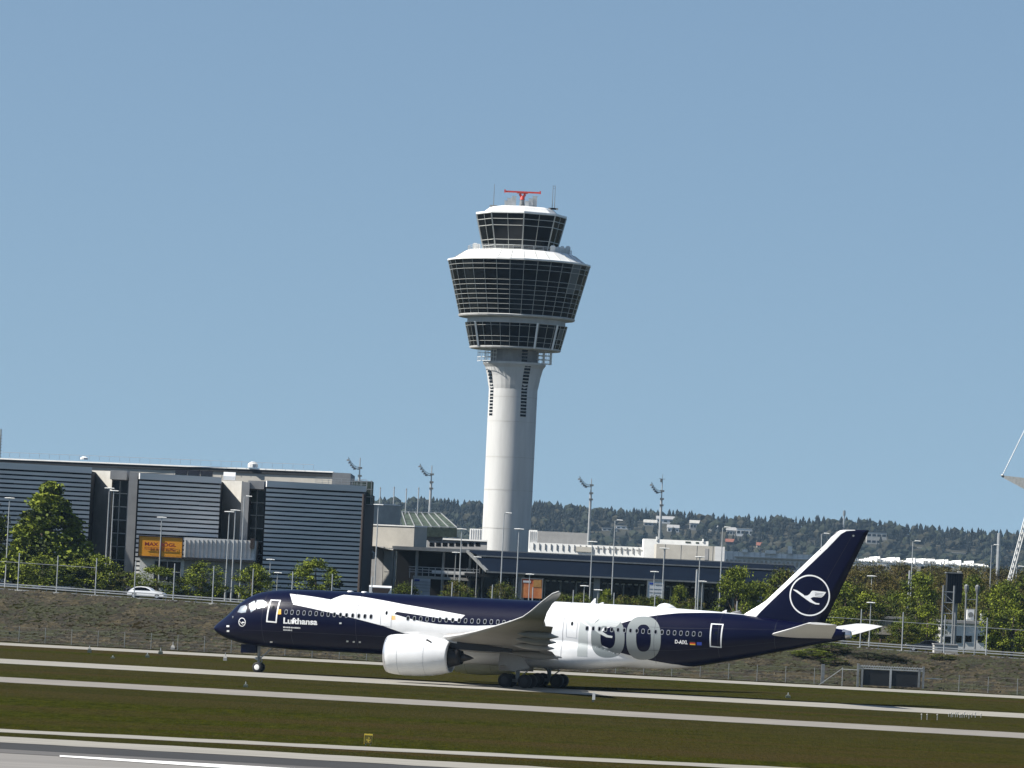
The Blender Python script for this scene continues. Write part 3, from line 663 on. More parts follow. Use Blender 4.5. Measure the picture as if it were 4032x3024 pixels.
# slanted greenhouse roof
ga = at(1580, 2018, 790)
t = Thing('skylight', (at(1690, 2090, 790).x, 790, at(1690, 2090, 790).z), 'slanted glass skylight with white ribs right of the concrete box', 'skylight')
s = MB(); q = [at(1582, 2017, 796), at(1735, 2022, 796), at(1800, 2080, 788), at(1600, 2075, 788)]; s.poly(q); s.poly([v - Vector((0, 0, 1.5)) for v in q][::-1])
for k in range(4): s.poly([q[k], q[(k + 1) % 4], q[(k + 1) % 4] - Vector((0, 0, 1.5)), q[k] - Vector((0, 0, 1.5))])
gz = t.part('glazing', s, 'green'); s = MB()
for k in range(7): u = k / 6; s.bar(q[0].lerp(q[1], u) + Vector((0, -.1, .1)), q[3].lerp(q[2], u) + Vector((0, -.1, .1)), .13)
for u in (0, .97): s.bar(q[0].lerp(q[3], u) + Vector((0, -.1, .1)), q[1].lerp(q[2], u) + Vector((0, -.1, .1)), .14)
t.part('glazing_bar', s, 'steel', parent=gz)
s = MB(); pb(s, 1600, 1742, 2080, 2125, 790, 8); t.part('base_wall', s, 'concg')

# terminal with the long dark roof
t = Thing('terminal_building', (at(2400, 2330, 750).x, 750, 5.5), 'long low terminal with dark blue sloping metal roof in front of the tower', 'terminal')
zr = at(2480, 2196, 765).z; zm = at(2480, 2222, 757).z; ze = at(2480, 2276, 748).z
xL, xL2, xR = wx(1836, 2163, 765), wx(1918, 2249, 748), wx(3126, 2229, 765)
s = MB()
s.poly([(xL2, 748, ze), (xR, 748, ze), (xR, 757, zm), ((xL + xL2) / 2, 757, zm)]); s.poly([((xL + xL2) / 2, 756.6, zm + .35), (xR, 756.6, zm + .35), (xR, 765, zr), (xL, 765, zr)])
s.poly([(xL, 765, zr), (xR, 765, zr), (xR, 800, zr - .5), (xL - 13, 800, zr - .5)])
rf = t.part('roof', s, 'roofd')
s = MB(); s.bar(((xL + xL2) / 2, 756.7, zm + .22), (xR, 756.7, zm + .22), .25, .22); s.bar((xL, 765, zr + .06), (xR, 765, zr + .06), .3, .16); s.bar((xL2, 748, ze - .1), (xR, 748, ze - .1), .3, .25); s.bar((xL2, 748, ze), (xL, 765, zr), .4, .4)
t.part('roof_edge', s, 'steeld', parent=rf)
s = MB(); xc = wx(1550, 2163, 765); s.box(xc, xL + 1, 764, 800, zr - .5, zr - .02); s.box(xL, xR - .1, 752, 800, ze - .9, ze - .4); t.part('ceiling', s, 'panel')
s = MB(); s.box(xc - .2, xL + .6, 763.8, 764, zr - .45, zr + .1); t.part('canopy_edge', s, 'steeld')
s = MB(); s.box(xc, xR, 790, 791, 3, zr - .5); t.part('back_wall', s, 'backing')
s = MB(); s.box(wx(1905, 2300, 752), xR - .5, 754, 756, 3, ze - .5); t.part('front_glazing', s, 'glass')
for px in list(range(1960, 3120, 62)):
    s = MB(); x = wx(px, 2300, 753); s.box(x - .12, x + .12, 753.2, 753.9, 4, ze - .9); t.part('front_column', s, 'steeld')
for px in (2052, 2350, 2760, 2990):
    s = MB(); x = wx(px, 2300, 749); s.box(x - .5, x + .5, 749, 750, 3, ze - .3); t.part('pier', s, 'concg')
for k in range(40):
    s = MB(); x = wx(2080 + k * 25, 2300, 752.5); z = at(2480, 2304, 753).z; s.box(x - .28, x + .28, 752.6, 753.1, z, z + .22); t.part('soffit_lamp_box', s, 'steel')
for px in (1552, 1640, 1745, 1850, 1905):
    s = MB(); x = wx(px, 2250, 768); s.tube((x, 768, 4), (x, 768, zr - .4), .25, .22, 10); t.part('canopy_column', s, 'steel')
# forecourt bridge with railings
t = Thing('footbridge', (at(1770, 2280, 758).x, 758, 8), 'concrete footbridge with railings under the dark canopy', 'footbridge')
s = MB(); pb(s, 1625, 1885, 2272, 2283, 758, 5); t.part('deck', s, 'conc')
s = MB()
for y in (2236, 2246, 2256): pb(s, 1610, 1890, y, y + 2.5, 758.5, .15)
for k in range(12): x = 1612 + k * 25; pb(s, x, x + 2.5, 2236, 2274, 758.5, .15)
t.part('railing', s, 'steel')
s = MB(); pb(s, 1700, 1870, 2250, 2262, 760, 2); t.part('parapet', s, 'wht')
for x in (1640, 1872):
    s = MB(); pb(s, x, x + 14, 2280, 2350, 758.6, 3); t.part('pier', s, 'concg')
t = block('kiosk', 1628, 1694, 2278, 752, 4, 'info', 'pale grey kiosk with horizontal joints below the footbridge', 'kiosk', [('joint', [(1628, 1694, y, y + 1.5) for y in (2290, 2302, 2314, 2326)], 'concg', .06), ('sign_plate', [(1632, 1652, 2281, 2288)], 'euroblue', .08)])
# poster and info board
def board(name, x0, x1, y0, y1, Y, m, label, cat, lines=()):
    c = at((x0 + x1) / 2, y1, Y); t = Thing(name, (c.x, Y, 5.8), label, cat)
    s = MB(); pb(s, x0, x1, y0, y1, Y, .3); t.part('panel', s, m)
    s = MB(); pb(s, x0 - 3, x0, y0 - 3, y1 + 3, Y - .05, .4); pb(s, x1, x1 + 3, y0 - 3, y1 + 3, Y - .05, .4); pb(s, x0, x1, y0 - 3, y0, Y - .05, .4); t.part('frame', s, 'steeld')
    for x in (x0 + 8, x1 - 8):
        s = MB(); a = wx(x, y1, Y); s.box(a - .08, a + .08, Y + .3, Y + .5, 5, at(x, y1, Y).z + .5); t.part('leg', s, 'steeld')
    for q in lines:
        s = MB(); pb(s, *q[:4], Y - .03, .05); t.part(q[4], s, q[5])
    return t
board('poster_board', 2054, 2134, 2280, 2355, 700, 'poster', 'large red and orange poster in front of the terminal columns', 'poster', [(2100, 2131, 2284, 2312, 'yellow_patch', 'poster2'), (2060, 2090, 2286, 2294, 'pale_patch', 'info')])
board('info_board', 2550, 2612, 2290, 2356, 700, 'info', 'pale blue-grey information board on legs before the terminal', 'sign', [(2558, 2574, 2295, 2301, 'blue_mark', 'euroblue'), (2556, 2604, 2318, 2319.5, 'rule', 'concg'), (2556, 2604, 2332, 2333.5, 'rule', 'concg'), (2580, 2604, 2300, 2304, 'rule', 'concg')])
# white flat-roofed structures behind the dark roof
def ribs(x0, x1, y0, y1, st, w_=2): return [(x, x + w_, y0 + .0475 * (x - (x0 + x1) / 2), y1 + .0475 * (x - (x0 + x1) / 2)) for x in range(int(x0), int(x1), st)]
block('white_stair_house', 2084, 2116, 2087, 845, 6, 'wht', 'white ribbed stair house just right of the tower shaft', 'building', [('rib', ribs(2086, 2114, 2092, 2160, 7), 'concg', .1)])
block('grey_hall', 2118, 2320, 2095, 950, 8, 'concg', 'dark grey flat block right of the tower behind the white roof', 'building', [])
block('roof_parapet', 2088, 2600, 2146, 835, 6, 'wht', 'white roof parapet with vertical posts between tower and beige block', 'building', [('post', ribs(2100, 2590, 2148, 2172, 23), 'concg', .2), ('recess', [(2270, 2334, 2152, 2172)], 'beige', .25), ('painted_gap_shade', ribs(2345, 2590, 2161, 2165, 16, 9), 'conc', .1)])  # shade between the posts painted as greyer raised plates
block('beige_block', 2588, 2855, 2147, 815, 12, 'beige', 'long beige block behind the dark roof, carrying a white plant deck', 'building', [('panel_joint', ribs(2620, 2850, 2147, 2205, 62, 1), 'concg', .05), ('door', [(2776, 2790, 2160, 2205)], 'concg', .06), ('side_panel', [(2815, 2853, 2152, 2210)], 'louvre', .06)])
block('white_plant_deck', 2538, 2790, 2126, 830, 9, 'wht', 'white plant deck on top of the beige block', 'plant room', [('opening', [(2700, 2720, 2132, 2138), (2740, 2752, 2134, 2140)], 'green', .06), ('vent_stub', [(2585, 2591, 2112, 2128), (2765, 2771, 2122, 2134)], 'wht', .2)])
block('white_cargo_hall', 2856, 3340, 2180, 870, 10, 'wht', 'white cargo hall with pipes left of the aircraft fin', 'building', [('rib', ribs(2870, 3330, 2180, 2225, 21), 'louvre', .2), ('pipe', [(2900, 3200, 2196, 2201)], 'beige', .5), ('painted_shade_band', ribs(2865, 3330, 2212, 2230, 17, 8), 'beige', .3), ('roof_unit', [(3108, 3124, 2150, 2180), (3020, 3060, 2166, 2180), (2930, 2950, 2162, 2174)], 'wht', .6)])  # shade low on the wall painted as a row of beige plates
random.seed(21)
for i, (a, b, y, Yq, lb) in enumerate(((3345, 3560, 2196, 1350, 'far white hall directly right of the aircraft fin'), (3540, 3730, 2204, 1380, 'far white hall between the fin and the dark cabin tower'), (3715, 3900, 2212, 1420, 'far white hall at the right, near the cable mast'))):
    t = Thing('white_hall', (at((a + b) / 2, y, Yq).x, Yq, 4), lb, 'building', 'far white halls on the right'); s = MB()
    A_, B_ = wx(a, y, Yq), wx(b, y, Yq); zt = at((a + b) / 2, y, Yq).z; s.box(A_, B_, Yq, Yq + 30, 3, zt - 1.2); t.part('wall', s, 'wht')
    n = 22
    for k in range(n):
        s = MB(); u, v = A_ + (B_ - A_) * k / n, A_ + (B_ - A_) * (k + .8) / n; h = random.choice((.3, .5, .8, 1.2, 1.6)); v = u + (v - u) * random.uniform(.4, 1.1); s.loft([[(u, yq, zt - 1.2), (u + (v - u) * .3, yq, zt - 1.2 + h), (v, yq, zt - 1.2 + h * random.choice((0, .6))), (v, yq, zt - 1.25)] for yq in (Yq - .2, Yq + 30)]); t.part('roof_ridge', s, 'towerr')
    for k in range(9):
        s = MB(); u = A_ + (B_ - A_) * random.random(); s.box(u, u + random.uniform(.8, 3), Yq - .15, Yq, zt - random.uniform(3, 5), zt - random.uniform(1.4, 2.6)); t.part('wall_opening', s, random.choice(('beige', 'louvre', 'green')))

# ------------------------------------------------------------------ masts, lamps, poles
def big_mast(px, yt, pxb, yb, ax_, ay_, fy, label, Y=905):
    top, base = at(px, yt, Y), at(pxb, yb, Y); X = (top.x + base.x) / 2; t = Thing('light_mast', (X, Y, 5.5), label, 'light mast', 'tall light masts with a slanting arm')
    zt = top.z; s = MB(); zf = at((px + pxb) / 2, fy, Y).z
    s.tube((X, Y, 5), (X, Y, zf - 1), .42, .22, 10); s.tube((X, Y, zf - 1), (X, Y, zt), .13, .08, 6); t.part('pole', s, 'steel')
    e = at(ax_, ay_, Y); s = MB(); f0 = Vector((X, Y, zf)); e = Vector((e.x, Y - .3, e.z)); random.seed(int(px)); n = 7; pts = []
    for k in range(n + 1):
        u = k / n; pts.append(f0.lerp(e, u) + Vector((0, 0, -.55 * math.sin(u * 3.14))))
    for k in range(n):
        s.bar(pts[k], pts[k + 1], .13); s.bar(pts[k] + Vector((0, 0, .45)), pts[k + 1] + Vector((0, 0, .35)), .08); s.bar(pts[k], pts[k + 1] + Vector((0, 0, .38)), .06)
    t.part('arm', s, 'steeld')
    for k in (3, 4, 5, 6, 7):
        s = MB(); p = pts[k] + Vector((0, 0, -.15)); s.loft([[(p.x + a * r, p.y + b_ * r, p.z + c) for a, b_ in ((-1, -1), (1, -1), (1, 1), (-1, 1))] for r, c in ((.28, -.18), (.2, .12))]); t.part('floodlight', s, 'steeld')
    s = MB()
    for q in (.3, -1.2, -2.4): s.box(X - .3, X + .45, Y - .3, Y + .3, zf + q - .15, zf + q + .2)
    t.part('junction_box', s, 'steeld')
big_mast(1419, 1802, 1414, 1890, 1371, 1808, 1849, 'light mast with slanting arm rising behind the garage end')
big_mast(1701, 1833, 1692, 2016, 1653, 1833, 1874, 'light mast with slanting arm between garage and tower')
big_mast(2331, 1885, 2316, 2127, 2281, 1883, 1917, 'light mast with slanting arm just right of the tower')
big_mast(2607, 1885, 2599, 2115, 2564, 1906, 1940, 'light mast with slanting arm and extra antenna, rightmost of four')
mt = Thing('mast_antenna', (at(2608, 1895, 905).x, 905, at(2608, 1895, 905).z), 'thin cross-shaped antenna on the top of the rightmost light mast', 'antenna')
s = MB(); a = at(2608, 1895, 905); s.tube(a, a + Vector((0, 0, 1.4)), .05, .03, 6); s.bar(a + Vector((-.6, 0, .5)), a + Vector((.5, 0, .4)), .08); s.box(a.x - .4, a.x - .1, 904.8, 905.2, a.z - .2, a.z + .5); mt.part('rod', s, 'steeld')
for (x1, y1, x0, y0, lab) in ((1499, 1925, 1495, 1988, 'bare flagpole directly above the concrete box'), (1554, 1923, 1549, 1989, 'bare flagpole at the right end of the concrete box'), (1602, 1930, 1597, 2005, 'bare flagpole above the left end of the skylight'), (1649, 1926, 1645, 2002, 'bare flagpole just left of the second light mast')):
    a = at(x0, y0, 795); b = at(x1, y1, 795); t = Thing('flagpole', (a.x, 795, 5.5), lab, 'flagpole', 'flagpoles over the concrete box'); s = MB(); s.tube((a.x, 795, 5), (a.x, 795, b.z), .14, .09, 8); t.part('pole', s, 'steel'); s = MB(); s.tube((a.x, 795, b.z), (a.x, 795, b.z + .3), .13, .06, 8); t.part('finial', s, 'steeld')
a = at(3322, 2075, 4990); t = Thing('radio_mast', (a.x, 4990, a.z - 8), 'thin radio mast on the hill crest above the aircraft fin', 'mast'); s = MB(); s.tube((a.x, 4990, a.z - 8), (a.x, 4990, at(3325, 2010, 4990).z), 1.1, .8, 6); t.part('pole', s, 'steel'); s = MB(); s.tube((a.x, 4990, at(3325, 2030, 4990).z), (a.x, 4990, at(3325, 2010, 4990).z), 1.6, 1.2, 6); t.part('antenna', s, 'steeld')

def lamp(x1, y1, Y, dirs, label, arm=22, r=.11, m='steel'):
    """dirs: -1 arm to the left, 1 to the right, 2 both, 0 plain head"""
    top = at(x1, y1, Y); X = top.x; gz = ground_z(X, Y); t = Thing('street_lamp', (X, Y, gz), label, 'street lamp', 'street lamps around the terminal road')
    s = MB(); s.tube((X, Y, gz - .1), (X, Y, gz + 1.2), r * 1.5, r * 1.4, 8); s.tube((X, Y, gz + 1.2), (X, Y, top.z), r * 1.0, r * .6, 8); t.part('pole', s, m)
    for d in ((-1, 1) if dirs in (0, 2) else (dirs,)):
        L = (arm if dirs else arm * .5) * Y / FPX; s = MB(); s.bar((X, Y, top.z), (X + d * L, Y, top.z + .05), .09); t.part('arm', s, m)
        s = MB(); e = X + d * L; s.loft([[(e - d * .55 * 1, Y + v * .16, top.z + .10 + h) for v, h in ((-1, 0), (-.6, .1), (.6, .1), (1, 0), (.6, -.07), (-.6, -.07))], [(e + d * .3, Y + v * .12, top.z + .08 + h) for v, h in ((-1, 0), (-.6, .08), (.6, .08), (1, 0), (.6, -.05), (-.6, -.05))]]); t.part('lamp_head', s, 'wht')
    return t
LAMPS = [(38, 1964, 668, 0, 'street lamp at the far left, in front of the conical tree'), (431, 1925, 690, 0, 'white pole lamp before the first glass bay, left of the pair'), (448, 1935, 692, 0, 'white pole lamp before the first glass bay, right of the pair'),
    (637, 2040, 684, 0, 'street lamp standing in front of the orange billboard'), (903, 2018, 676, 0, 'street lamp left of a close pair before the second return wall'), (927, 2012, 678, 0, 'street lamp right of a close pair before the second return wall'), (962, 1956, 680, 1, 'tall street lamp with a right arm before the dark glass bay'),
    (1490, 1990, 676, 0, 'tall street lamp in front of the concrete blocks'), (1818, 2086, 700, 0, 'street lamp in front of the low grey hall'), (1985, 2022, 672, 1, 'tall street lamp with a right arm in front of the tower foot'), (2044, 2086, 670, 0, 'street lamp right of the tower foot'),
    (2332, 2136, 668, 0, 'street lamp rising to the white parapet over the dark roof'), (2422, 2050, 690, 1, 'tall street lamp with a right arm before the white parapet'), (2616, 2162, 664, 0, 'slim street lamp in front of the information board'), (2756, 2196, 662, 0, 'slim street lamp before the beige block'),
    (2846, 2078, 668, 1, 'tall street lamp with a right arm left of the green tree by the fin'), (3595, 2132, 700, 1, 'tall street lamp among the trees right of the fin'), (3905, 2147, 780, 1, 'thin street lamp with a right arm near the cable mast'), (4003, 2232, 700, 1, 'street lamp partly cut off by the right edge'),
    (3433, 2271, 720, 0, 'small street lamp among trees close to the fin'), (3236, 2102, 760, 1, 'street lamp just left of the fin leading edge')]
for a in LAMPS: lamp(*a)
for (x, y, Y, lab) in ((1065, 2206, 672, 'short lamp with round head before the third louvre panel, left one'), (1093, 2258, 668, 'short lamp with round head before the third louvre panel, right one'), (1795, 2178, 740, 'short lamp left of the dark roof gable'), (1880, 2196, 742, 'short lamp under the dark roof gable'), (2086, 2264, 672, 'short lamp in front of the red poster'), (2301, 2310, 660, 'short lamp right of the winglet'), (2355, 2326, 658, 'short flat-topped lamp right of the winglet, second one'), (2577, 2254, 672, 'short lamp before the information board top'), (2766, 2292, 662, 'short lamp under the beige block, half hidden by bushes'), (3429, 2376, 640, 'short lamp just above the far tailplane')):
    lamp(x, y, Y, 0, lab, arm=16, r=.08)
for (x1, y1, x0, Y, lab) in ((2745, 2246, 2740, 668, 'plain steel post before the dark columns, left of a slim lamp'), (3582, 2250, 3575, 690, 'plain steel post next to the tall lamp among the trees'), (3935, 2100, 3925, 900, 'thick pale pole beside the leaning cable mast')):
    a = at(x1, y1, Y); t = Thing('steel_post', (a.x, Y, 5), lab, 'post'); s = MB(); s.tube((a.x, Y, 4), (a.x, Y, a.z), .2 if Y < 800 else .42, .15 if Y < 800 else .36, 8); t.part('post', s, 'steel'); s = MB(); s.tube((a.x, Y, a.z), (a.x, Y, a.z + .12), .2, .1, 8); t.part('cap', s, 'steeld')
a = at(4, 1690, 780); t = Thing('edge_mast', (a.x, 780, 5.5), 'dark mast with ladder rungs cut off by the left edge', 'mast'); s = MB(); s.tube((a.x, 780, 5), (a.x, 780, a.z), .25, .12, 8); t.part('pole', s, 'steeld'); s = MB()
for k in range(8): s.bar((a.x - .3, 779.8, a.z - 1 - k * .5), (a.x + .3, 779.8, a.z - 1 - k * .5), .08)
t.part('rung', s, 'steeld')

# ------------------------------------------------------------------ fences, rail, gate, lattice frames
xs0 = -68.6
F = Thing('security_fence', (-65, yfence(-65), ztop(-65)), 'tall fence of white posts along the top of the embankment', 'fence')
posts = []; k = 0
while xs0 + k * 5.18 < 75: posts.append(xs0 + k * 5.18); k += 1
for x in posts:
    y = yfence(x); z = ground_z(x, y); s = MB(); s.tube((x, y, z - .1), (x, y, z + 4.95), .075, .07, 8); F.part('post', s, 'steel')
    s = MB(); s.lathe([(-.1, .95), (.06, .9), (.08, .12)], 'z', (x + .1, y, z - .02), 10, caps=True); F.part('footing', s, 'conc')
for n_, h in (('top_rail', 3.7), ('bottom_wire', .12)):
    s = MB()
    for a, b in zip(posts[:-1], posts[1:]):
        if h > 1 and -56 < a < 36: 
            continue
        s.bar((a, yfence(a), ground_z(a, yfence(a)) + h), (b, yfence(b), ground_z(b, yfence(b)) + h), .05)
    F.part(n_, s, 'steel')
GR = Thing('guard_rail', (-65, yfence(-65) + 4.5, ztop(-65)), 'steel guard rail beside the road on the embankment', 'guard rail')
s = MB(); s2 = MB()
for k in range(-20, 20):
    a, b = k * 4., k * 4. + 4; ya, yb = yfence(a) + 4.5, yfence(b) + 4.5; za, zb = ground_z(a, ya), ground_z(b, yb)
    for h in (.48, .78): s.bar((a, ya, za + h), (b, yb, zb + h), .06, .13)
    s2.box(a - .06, a + .06, ya + .05, ya + .17, za - .1, za + .85)
GR.part('rail', s, 'steel'); GR.part('rail_post', s2, 'steeld')
LF = Thing('perimeter_fence', (-60, yfoot(-60) + .2, 0), 'low mesh fence with thin posts at the foot of the embankment', 'fence')
for k in range(42):
    x = -69.5 + k * 3.34; y = yfoot(x) + .6
    if 39.6 < x < 52.4: continue
    z = ground_z(x, y); s = MB(); s.tube((x, y, z), (x, y, z + 1.95), .045, .04, 6); LF.part('post', s, 'steeld')
for side_ in (0, 1):
  s = MB()
  for k in range(-21, 21):
    a, b = k * 3.34, k * 3.34 + 3.34
    if 39 < (a + b) / 2 < 52 or ((a + b) / 2 > 45) != bool(side_): continue
    for h in (.1, .5, .9, 1.3, 1.85): s.bar((a, yfoot(a) + .6, ground_z(a, yfoot(a) + .6) + h), (b, yfoot(b) + .6, ground_z(b, yfoot(b) + .6) + h), .014)
  LF.part('wire', s, 'steeld')
# gate
gy = yfoot(46) + .3; xa, xb = at(3376, 2700, gy).x, at(3634, 2700, gy).x; g0 = 0
t = Thing('sliding_gate', ((xa + xb) / 2, gy, 0), 'wide grey steel gate in the fence at the foot of the bank', 'gate')
for x in (xa, xa + .5, xb - .5, xb): s = MB(); s.box(x - .12, x + .12, gy - .15, gy + .15, 0, 2.75 if x in (xa, xb) else 2.3); t.part('gate_post', s, 'steeld')
s = MB(); s.box((xa + xb) / 2 - .12, (xa + xb) / 2 + .12, gy - .1, gy + .1, 0, 2.35); t.part('middle_post', s, 'steel')
s = MB(); s.box(xa, xb, gy - .08, gy + .08, 2.15, 2.28); s.box(xa, xb, gy - .08, gy + .08, 2.45, 2.55)
for k in range(26): x = xa + (xb - xa) * k / 26; s.bar((x, gy, 2.28), (x + (xb - xa) / 52, gy, 2.62), .05); s.bar((x + (xb - xa) / 52, gy, 2.62), (x + (xb - xa) / 26, gy, 2.28), .05)
t.part('top_beam', s, 'steel')
s = MB(); s.box(xa + .3, xb - .3, gy + .0, gy + .03, .25, 2.1); t.part('mesh_panel', s, 'panel')
s = MB(); s.bar((xa - 4.5, gy + .8, 0), (xa - 1.8, gy + .4, 2.1), .08); s.bar((xa - 1.8, gy + .4, 0), (xa - 1.8, gy + .4, 2.2), .09); s.bar((xa - 1.8, gy + .4, 2.0), (xa, gy, 2.), .07); s.bar((xb + .3, gy, 1.4), (xb + 2.2, gy + .2, 1.4), .09); t.part('brace', s, 'steel')
a = at(3238, 2690, gy + 4); t = Thing('fence_post', (a.x, gy + 4, ground_z(a.x, gy + 4)), 'thick dark fence post left of the gate brace', 'post'); s = MB(); s.box(a.x - .2, a.x + .2, gy + 3.8, gy + 4.2, 0, at(3238, 2615, gy + 4).z); t.part('post', s, 'steeld')
# dark cabin on lattice frames
Y = 612.
def zt(px, py, Y=Y): return at(px, py, Y).z
xl = [at(x, 2450, Y).x for x in (3709, 3752)]
t = Thing('lattice_frame', (xl[0], Y, 4), 'steel lattice frame with crossbars in front of the dark cabin', 'lattice frame')
s = MB()
for x in xl: s.tube((x, Y, 3.8), (x, Y, zt(3730, 2305)), .13, .13, 8)
t.part('upright', s, 'steeld'); s = MB()
for y in (2330, 2372, 2415, 2460, 2505): s.bar((xl[0], Y, zt(3730, y)), (xl[1], Y, zt(3730, y)), .09)
for y0, y1 in ((2335, 2370), (2380, 2415), (2465, 2500)): s.bar((xl[0], Y, zt(3730, y0)), (xl[1], Y, zt(3730, y1)), .06)
t.part('crossbar', s, 'steel')
xl = [at(x, 2450, Y).x for x in (3800, 3843)]
t = Thing('lattice_frame', (xl[0], Y, 4), 'steel lattice frame with two domed tops right of the dark cabin', 'lattice frame')
s = MB()
for x in xl: s.tube((x, Y, 3.8), (x, Y, zt(3820, 2330)), .12, .12, 8)
t.part('upright', s, 'steeld'); s = MB()
for y in (2360, 2400, 2440, 2490, 2530): s.bar((xl[0], Y, zt(3820, y)), (xl[1], Y, zt(3820, y)), .07)
s.bar((xl[0], Y, zt(3820, 2455)), (xl[1], Y, zt(3820, 2490)), .06); t.part('crossbar', s, 'steel'); s = MB()
for x in xl: s.lathe([(0, .15), (.5, .28), (.9, .3), (1.1, .1)], 'z', (x, Y, zt(3820, 2335)), 8, caps=True)
t.part('floodlight', s, 'steeld')
t = Thing('dark_cabin', (at(3760, 2400, 622).x, 622, 4), 'dark blue-grey panelled cabin raised on a post above the trees', 'cabin')
s = MB(); pb(s, 3729, 3789, 2258, 2375, 622, 2.2); t.part('body', s, 'panel'); s = MB()
for k in range(7): x = 3731 + k * 9.3; pb(s, x, x + 1.6, 2259, 2374, 621.95, .1)
t.part('cladding_rib', s, 'roofd'); s = MB(); pb(s, 3727, 3791, 2254, 2258, 621.8, 2.6); t.part('roof', s, 'steeld'); s = MB(); x = at(3760, 2450, 623).x; s.tube((x, 623, 4), (x, 623, at(3760, 2376, 622).z), .25, .25, 8); t.part('post', s, 'steeld')
s = MB(); pb(s, 3772, 3786, 2249, 2254, 622, .6); t.part('roof_lamp', s, 'beige')
t = Thing('concrete_plinth', (at(3725, 2560, 604).x, 604, 4), 'weathered concrete plinth below the lattice frame', 'plinth'); s = MB(); pb(s, 3679, 3772, 2540, 2572, 604, 2.5); t.part('block', s, 'conc'); s = MB(); pb(s, 3677, 3774, 2536, 2540, 603.9, 2.7); t.part('cap', s, 'concg')
# pale low depot with rooftop units
t = Thing('depot', (at(3800, 2500, 655).x, 655, 4.5), 'low pale depot with grey roof edge behind the lattice frames', 'building')
s = MB(); pb(s, 3705, 3890, 2454, 2560, 655, 8); t.part('wall', s, 'wht'); s = MB(); pb(s, 3700, 3895, 2444, 2455, 654.6, 9); t.part('roof_edge', s, 'concg')
for x in (3716, 3760, 3800, 3850): s = MB(); pb(s, x, x + 26, 2503, 2530, 654.9, .2); t.part('window', s, 'glassc')
for x0, x1, y0, y1, lb in ((3808, 3836, 2398, 2443, 'white rooftop air handler with round fan, left one on the depot'), (3862, 3892, 2416, 2452, 'white rooftop air handler with round fan, right one on the depot')):
    t = Thing('air_handler', (at(x0, y1, 657).x, 657, at(x0, y1, 657).z), lb, 'air handler', 'air handlers on the depot'); s = MB(); pb(s, x0, x1, y0, y1, 657, 1.5); t.part('casing', s, 'wht')
    c = at((x0 + x1) / 2, (y0 + y1) / 2, 656.9); s = MB(); s.lathe([(0, .36), (.1, .36)], 'y', (c.x, 656.85, c.z), 16, caps=True); t.part('fan', s, 'steeld')
t = Thing('low_wall', (at(3500, 2450, 665).x, 665, 4.5), 'long low beige wall among the trees right of the tailplane', 'wall'); s = MB(); pb(s, 3440, 3580, 2436, 2500, 665, 2); t.part('wall', s, 'beige'); s = MB(); pb(s, 3436, 3584, 2428, 2437, 664.8, 2.5); t.part('coping', s, 'concg')
# leaning cable mast with tent roof edge at the right
t = Thing('tent_roof_mast', (at(3972, 2300, 880).x, 880, 5), 'leaning lattice mast with cable and pointed tent roof tip at the right edge', 'tent roof')
a, b = at(3972, 2300, 880), at(4085, 1880, 880); s = MB(); dz = Vector((.35, 0, 0)); dy = Vector((0, .5, 0)); n = 16
for o_ in (-dz, dz, dy): s.tube(a + o_, b + o_, .12, .12, 6)
for k in range(n): u, v = a.lerp(b, k / n), a.lerp(b, (k + 1) / n); s.bar(u - dz, v + dz, .07); s.bar(u + dz, v + dy, .07); s.bar(u + dy, v - dz, .07)
t.part('lattice_mast', s, 'wht')
a0_, s = Vector((at(3972, 2300, 880).x, 880, 4)), MB(); s.tube(a0_, a, .5, .4, 8); t.part('mast_foot', s, 'steel')
tip = at(3947, 1872, 878); s = MB(); e1, e2, e3, e4 = at(4150, 1895, 870), at(4150, 1905, 895), at(4150, 1990, 870), at(4150, 1990, 895)
s.poly([tip, e1, e2]); s.poly([tip - Vector((0, 0, .35)), e3, e4][::-1]); s.poly([tip, tip - Vector((0, 0, .35)), e3, e1]); s.poly([tip, e2, e4, tip - Vector((0, 0, .35))]); s.poly([e1, e3, e4, e2]); t.part('roof_tip', s, 'steeld')
s = MB(); c1 = at(4100, 1560, 878); n = 40
for k in range(n): u, v = tip.lerp(c1, k / n), tip.lerp(c1, (k + .8) / n); s.tube(u, v, .13, .08, 6)
t.part('stay_cable', s, 'wht')
s = MB(); s.lathe([(0, .1), (.3, .35), (.6, .1)], 'z', (tip.x, tip.y, tip.z - .3), 8, caps=True); t.part('shackle', s, 'steel')

# small field objects
def box_marker(px, py, h, w_, label, name='ground_light', m='green', cat='ground light', thin=False):
    p = gnd(px, py); t = Thing(name, (p.x, p.y, 0), label, cat); s = MB()
    s.loft([[(p.x + a * w_ * q, p.y + b * w_ * q, z) for a, b in ((-1, -1), (1, -1), (1, 1), (-1, 1))] for q, z in ((.5, 0), (.5, h * .35), (.3, h * .6))]); t.part('housing', s, m)
    s = MB(); s.tube((p.x, p.y, h * .6), (p.x, p.y, h), w_ * .12, w_ * .08, 6); t.part('stem', s, 'steel'); return t
M['gbox'] = mat('green_grey_box', (.05, .065, .05), .7, var=.2, scale=2)
box_marker(352, 2570, .8, .45, 'green-grey light box on the grass, tall stem, by the path at far left', m='gbox')
box_marker(444, 2593, .35, .45, 'low squat cone on the grass, left of the other light boxes', 'marker_cone', 'gbox', 'marker')
box_marker(580, 2589, .6, .45, 'green-grey light box without tall stem between cone and kerb', m='gbox')
box_marker(632, 2576, .75, .5, 'dark green light box close to the path', m='gbox')
box_marker(680, 2562, 1.1, .5, 'pale weathered marker box standing on the far side of the path', m='conc')
box_marker(886, 2601, .9, .4, 'pale light box with stem just ahead of the aircraft nose', m='conc')
box_marker(967, 2706, .5, .4, 'white-topped dark marker on the grass below the nose gear', m='gbox')
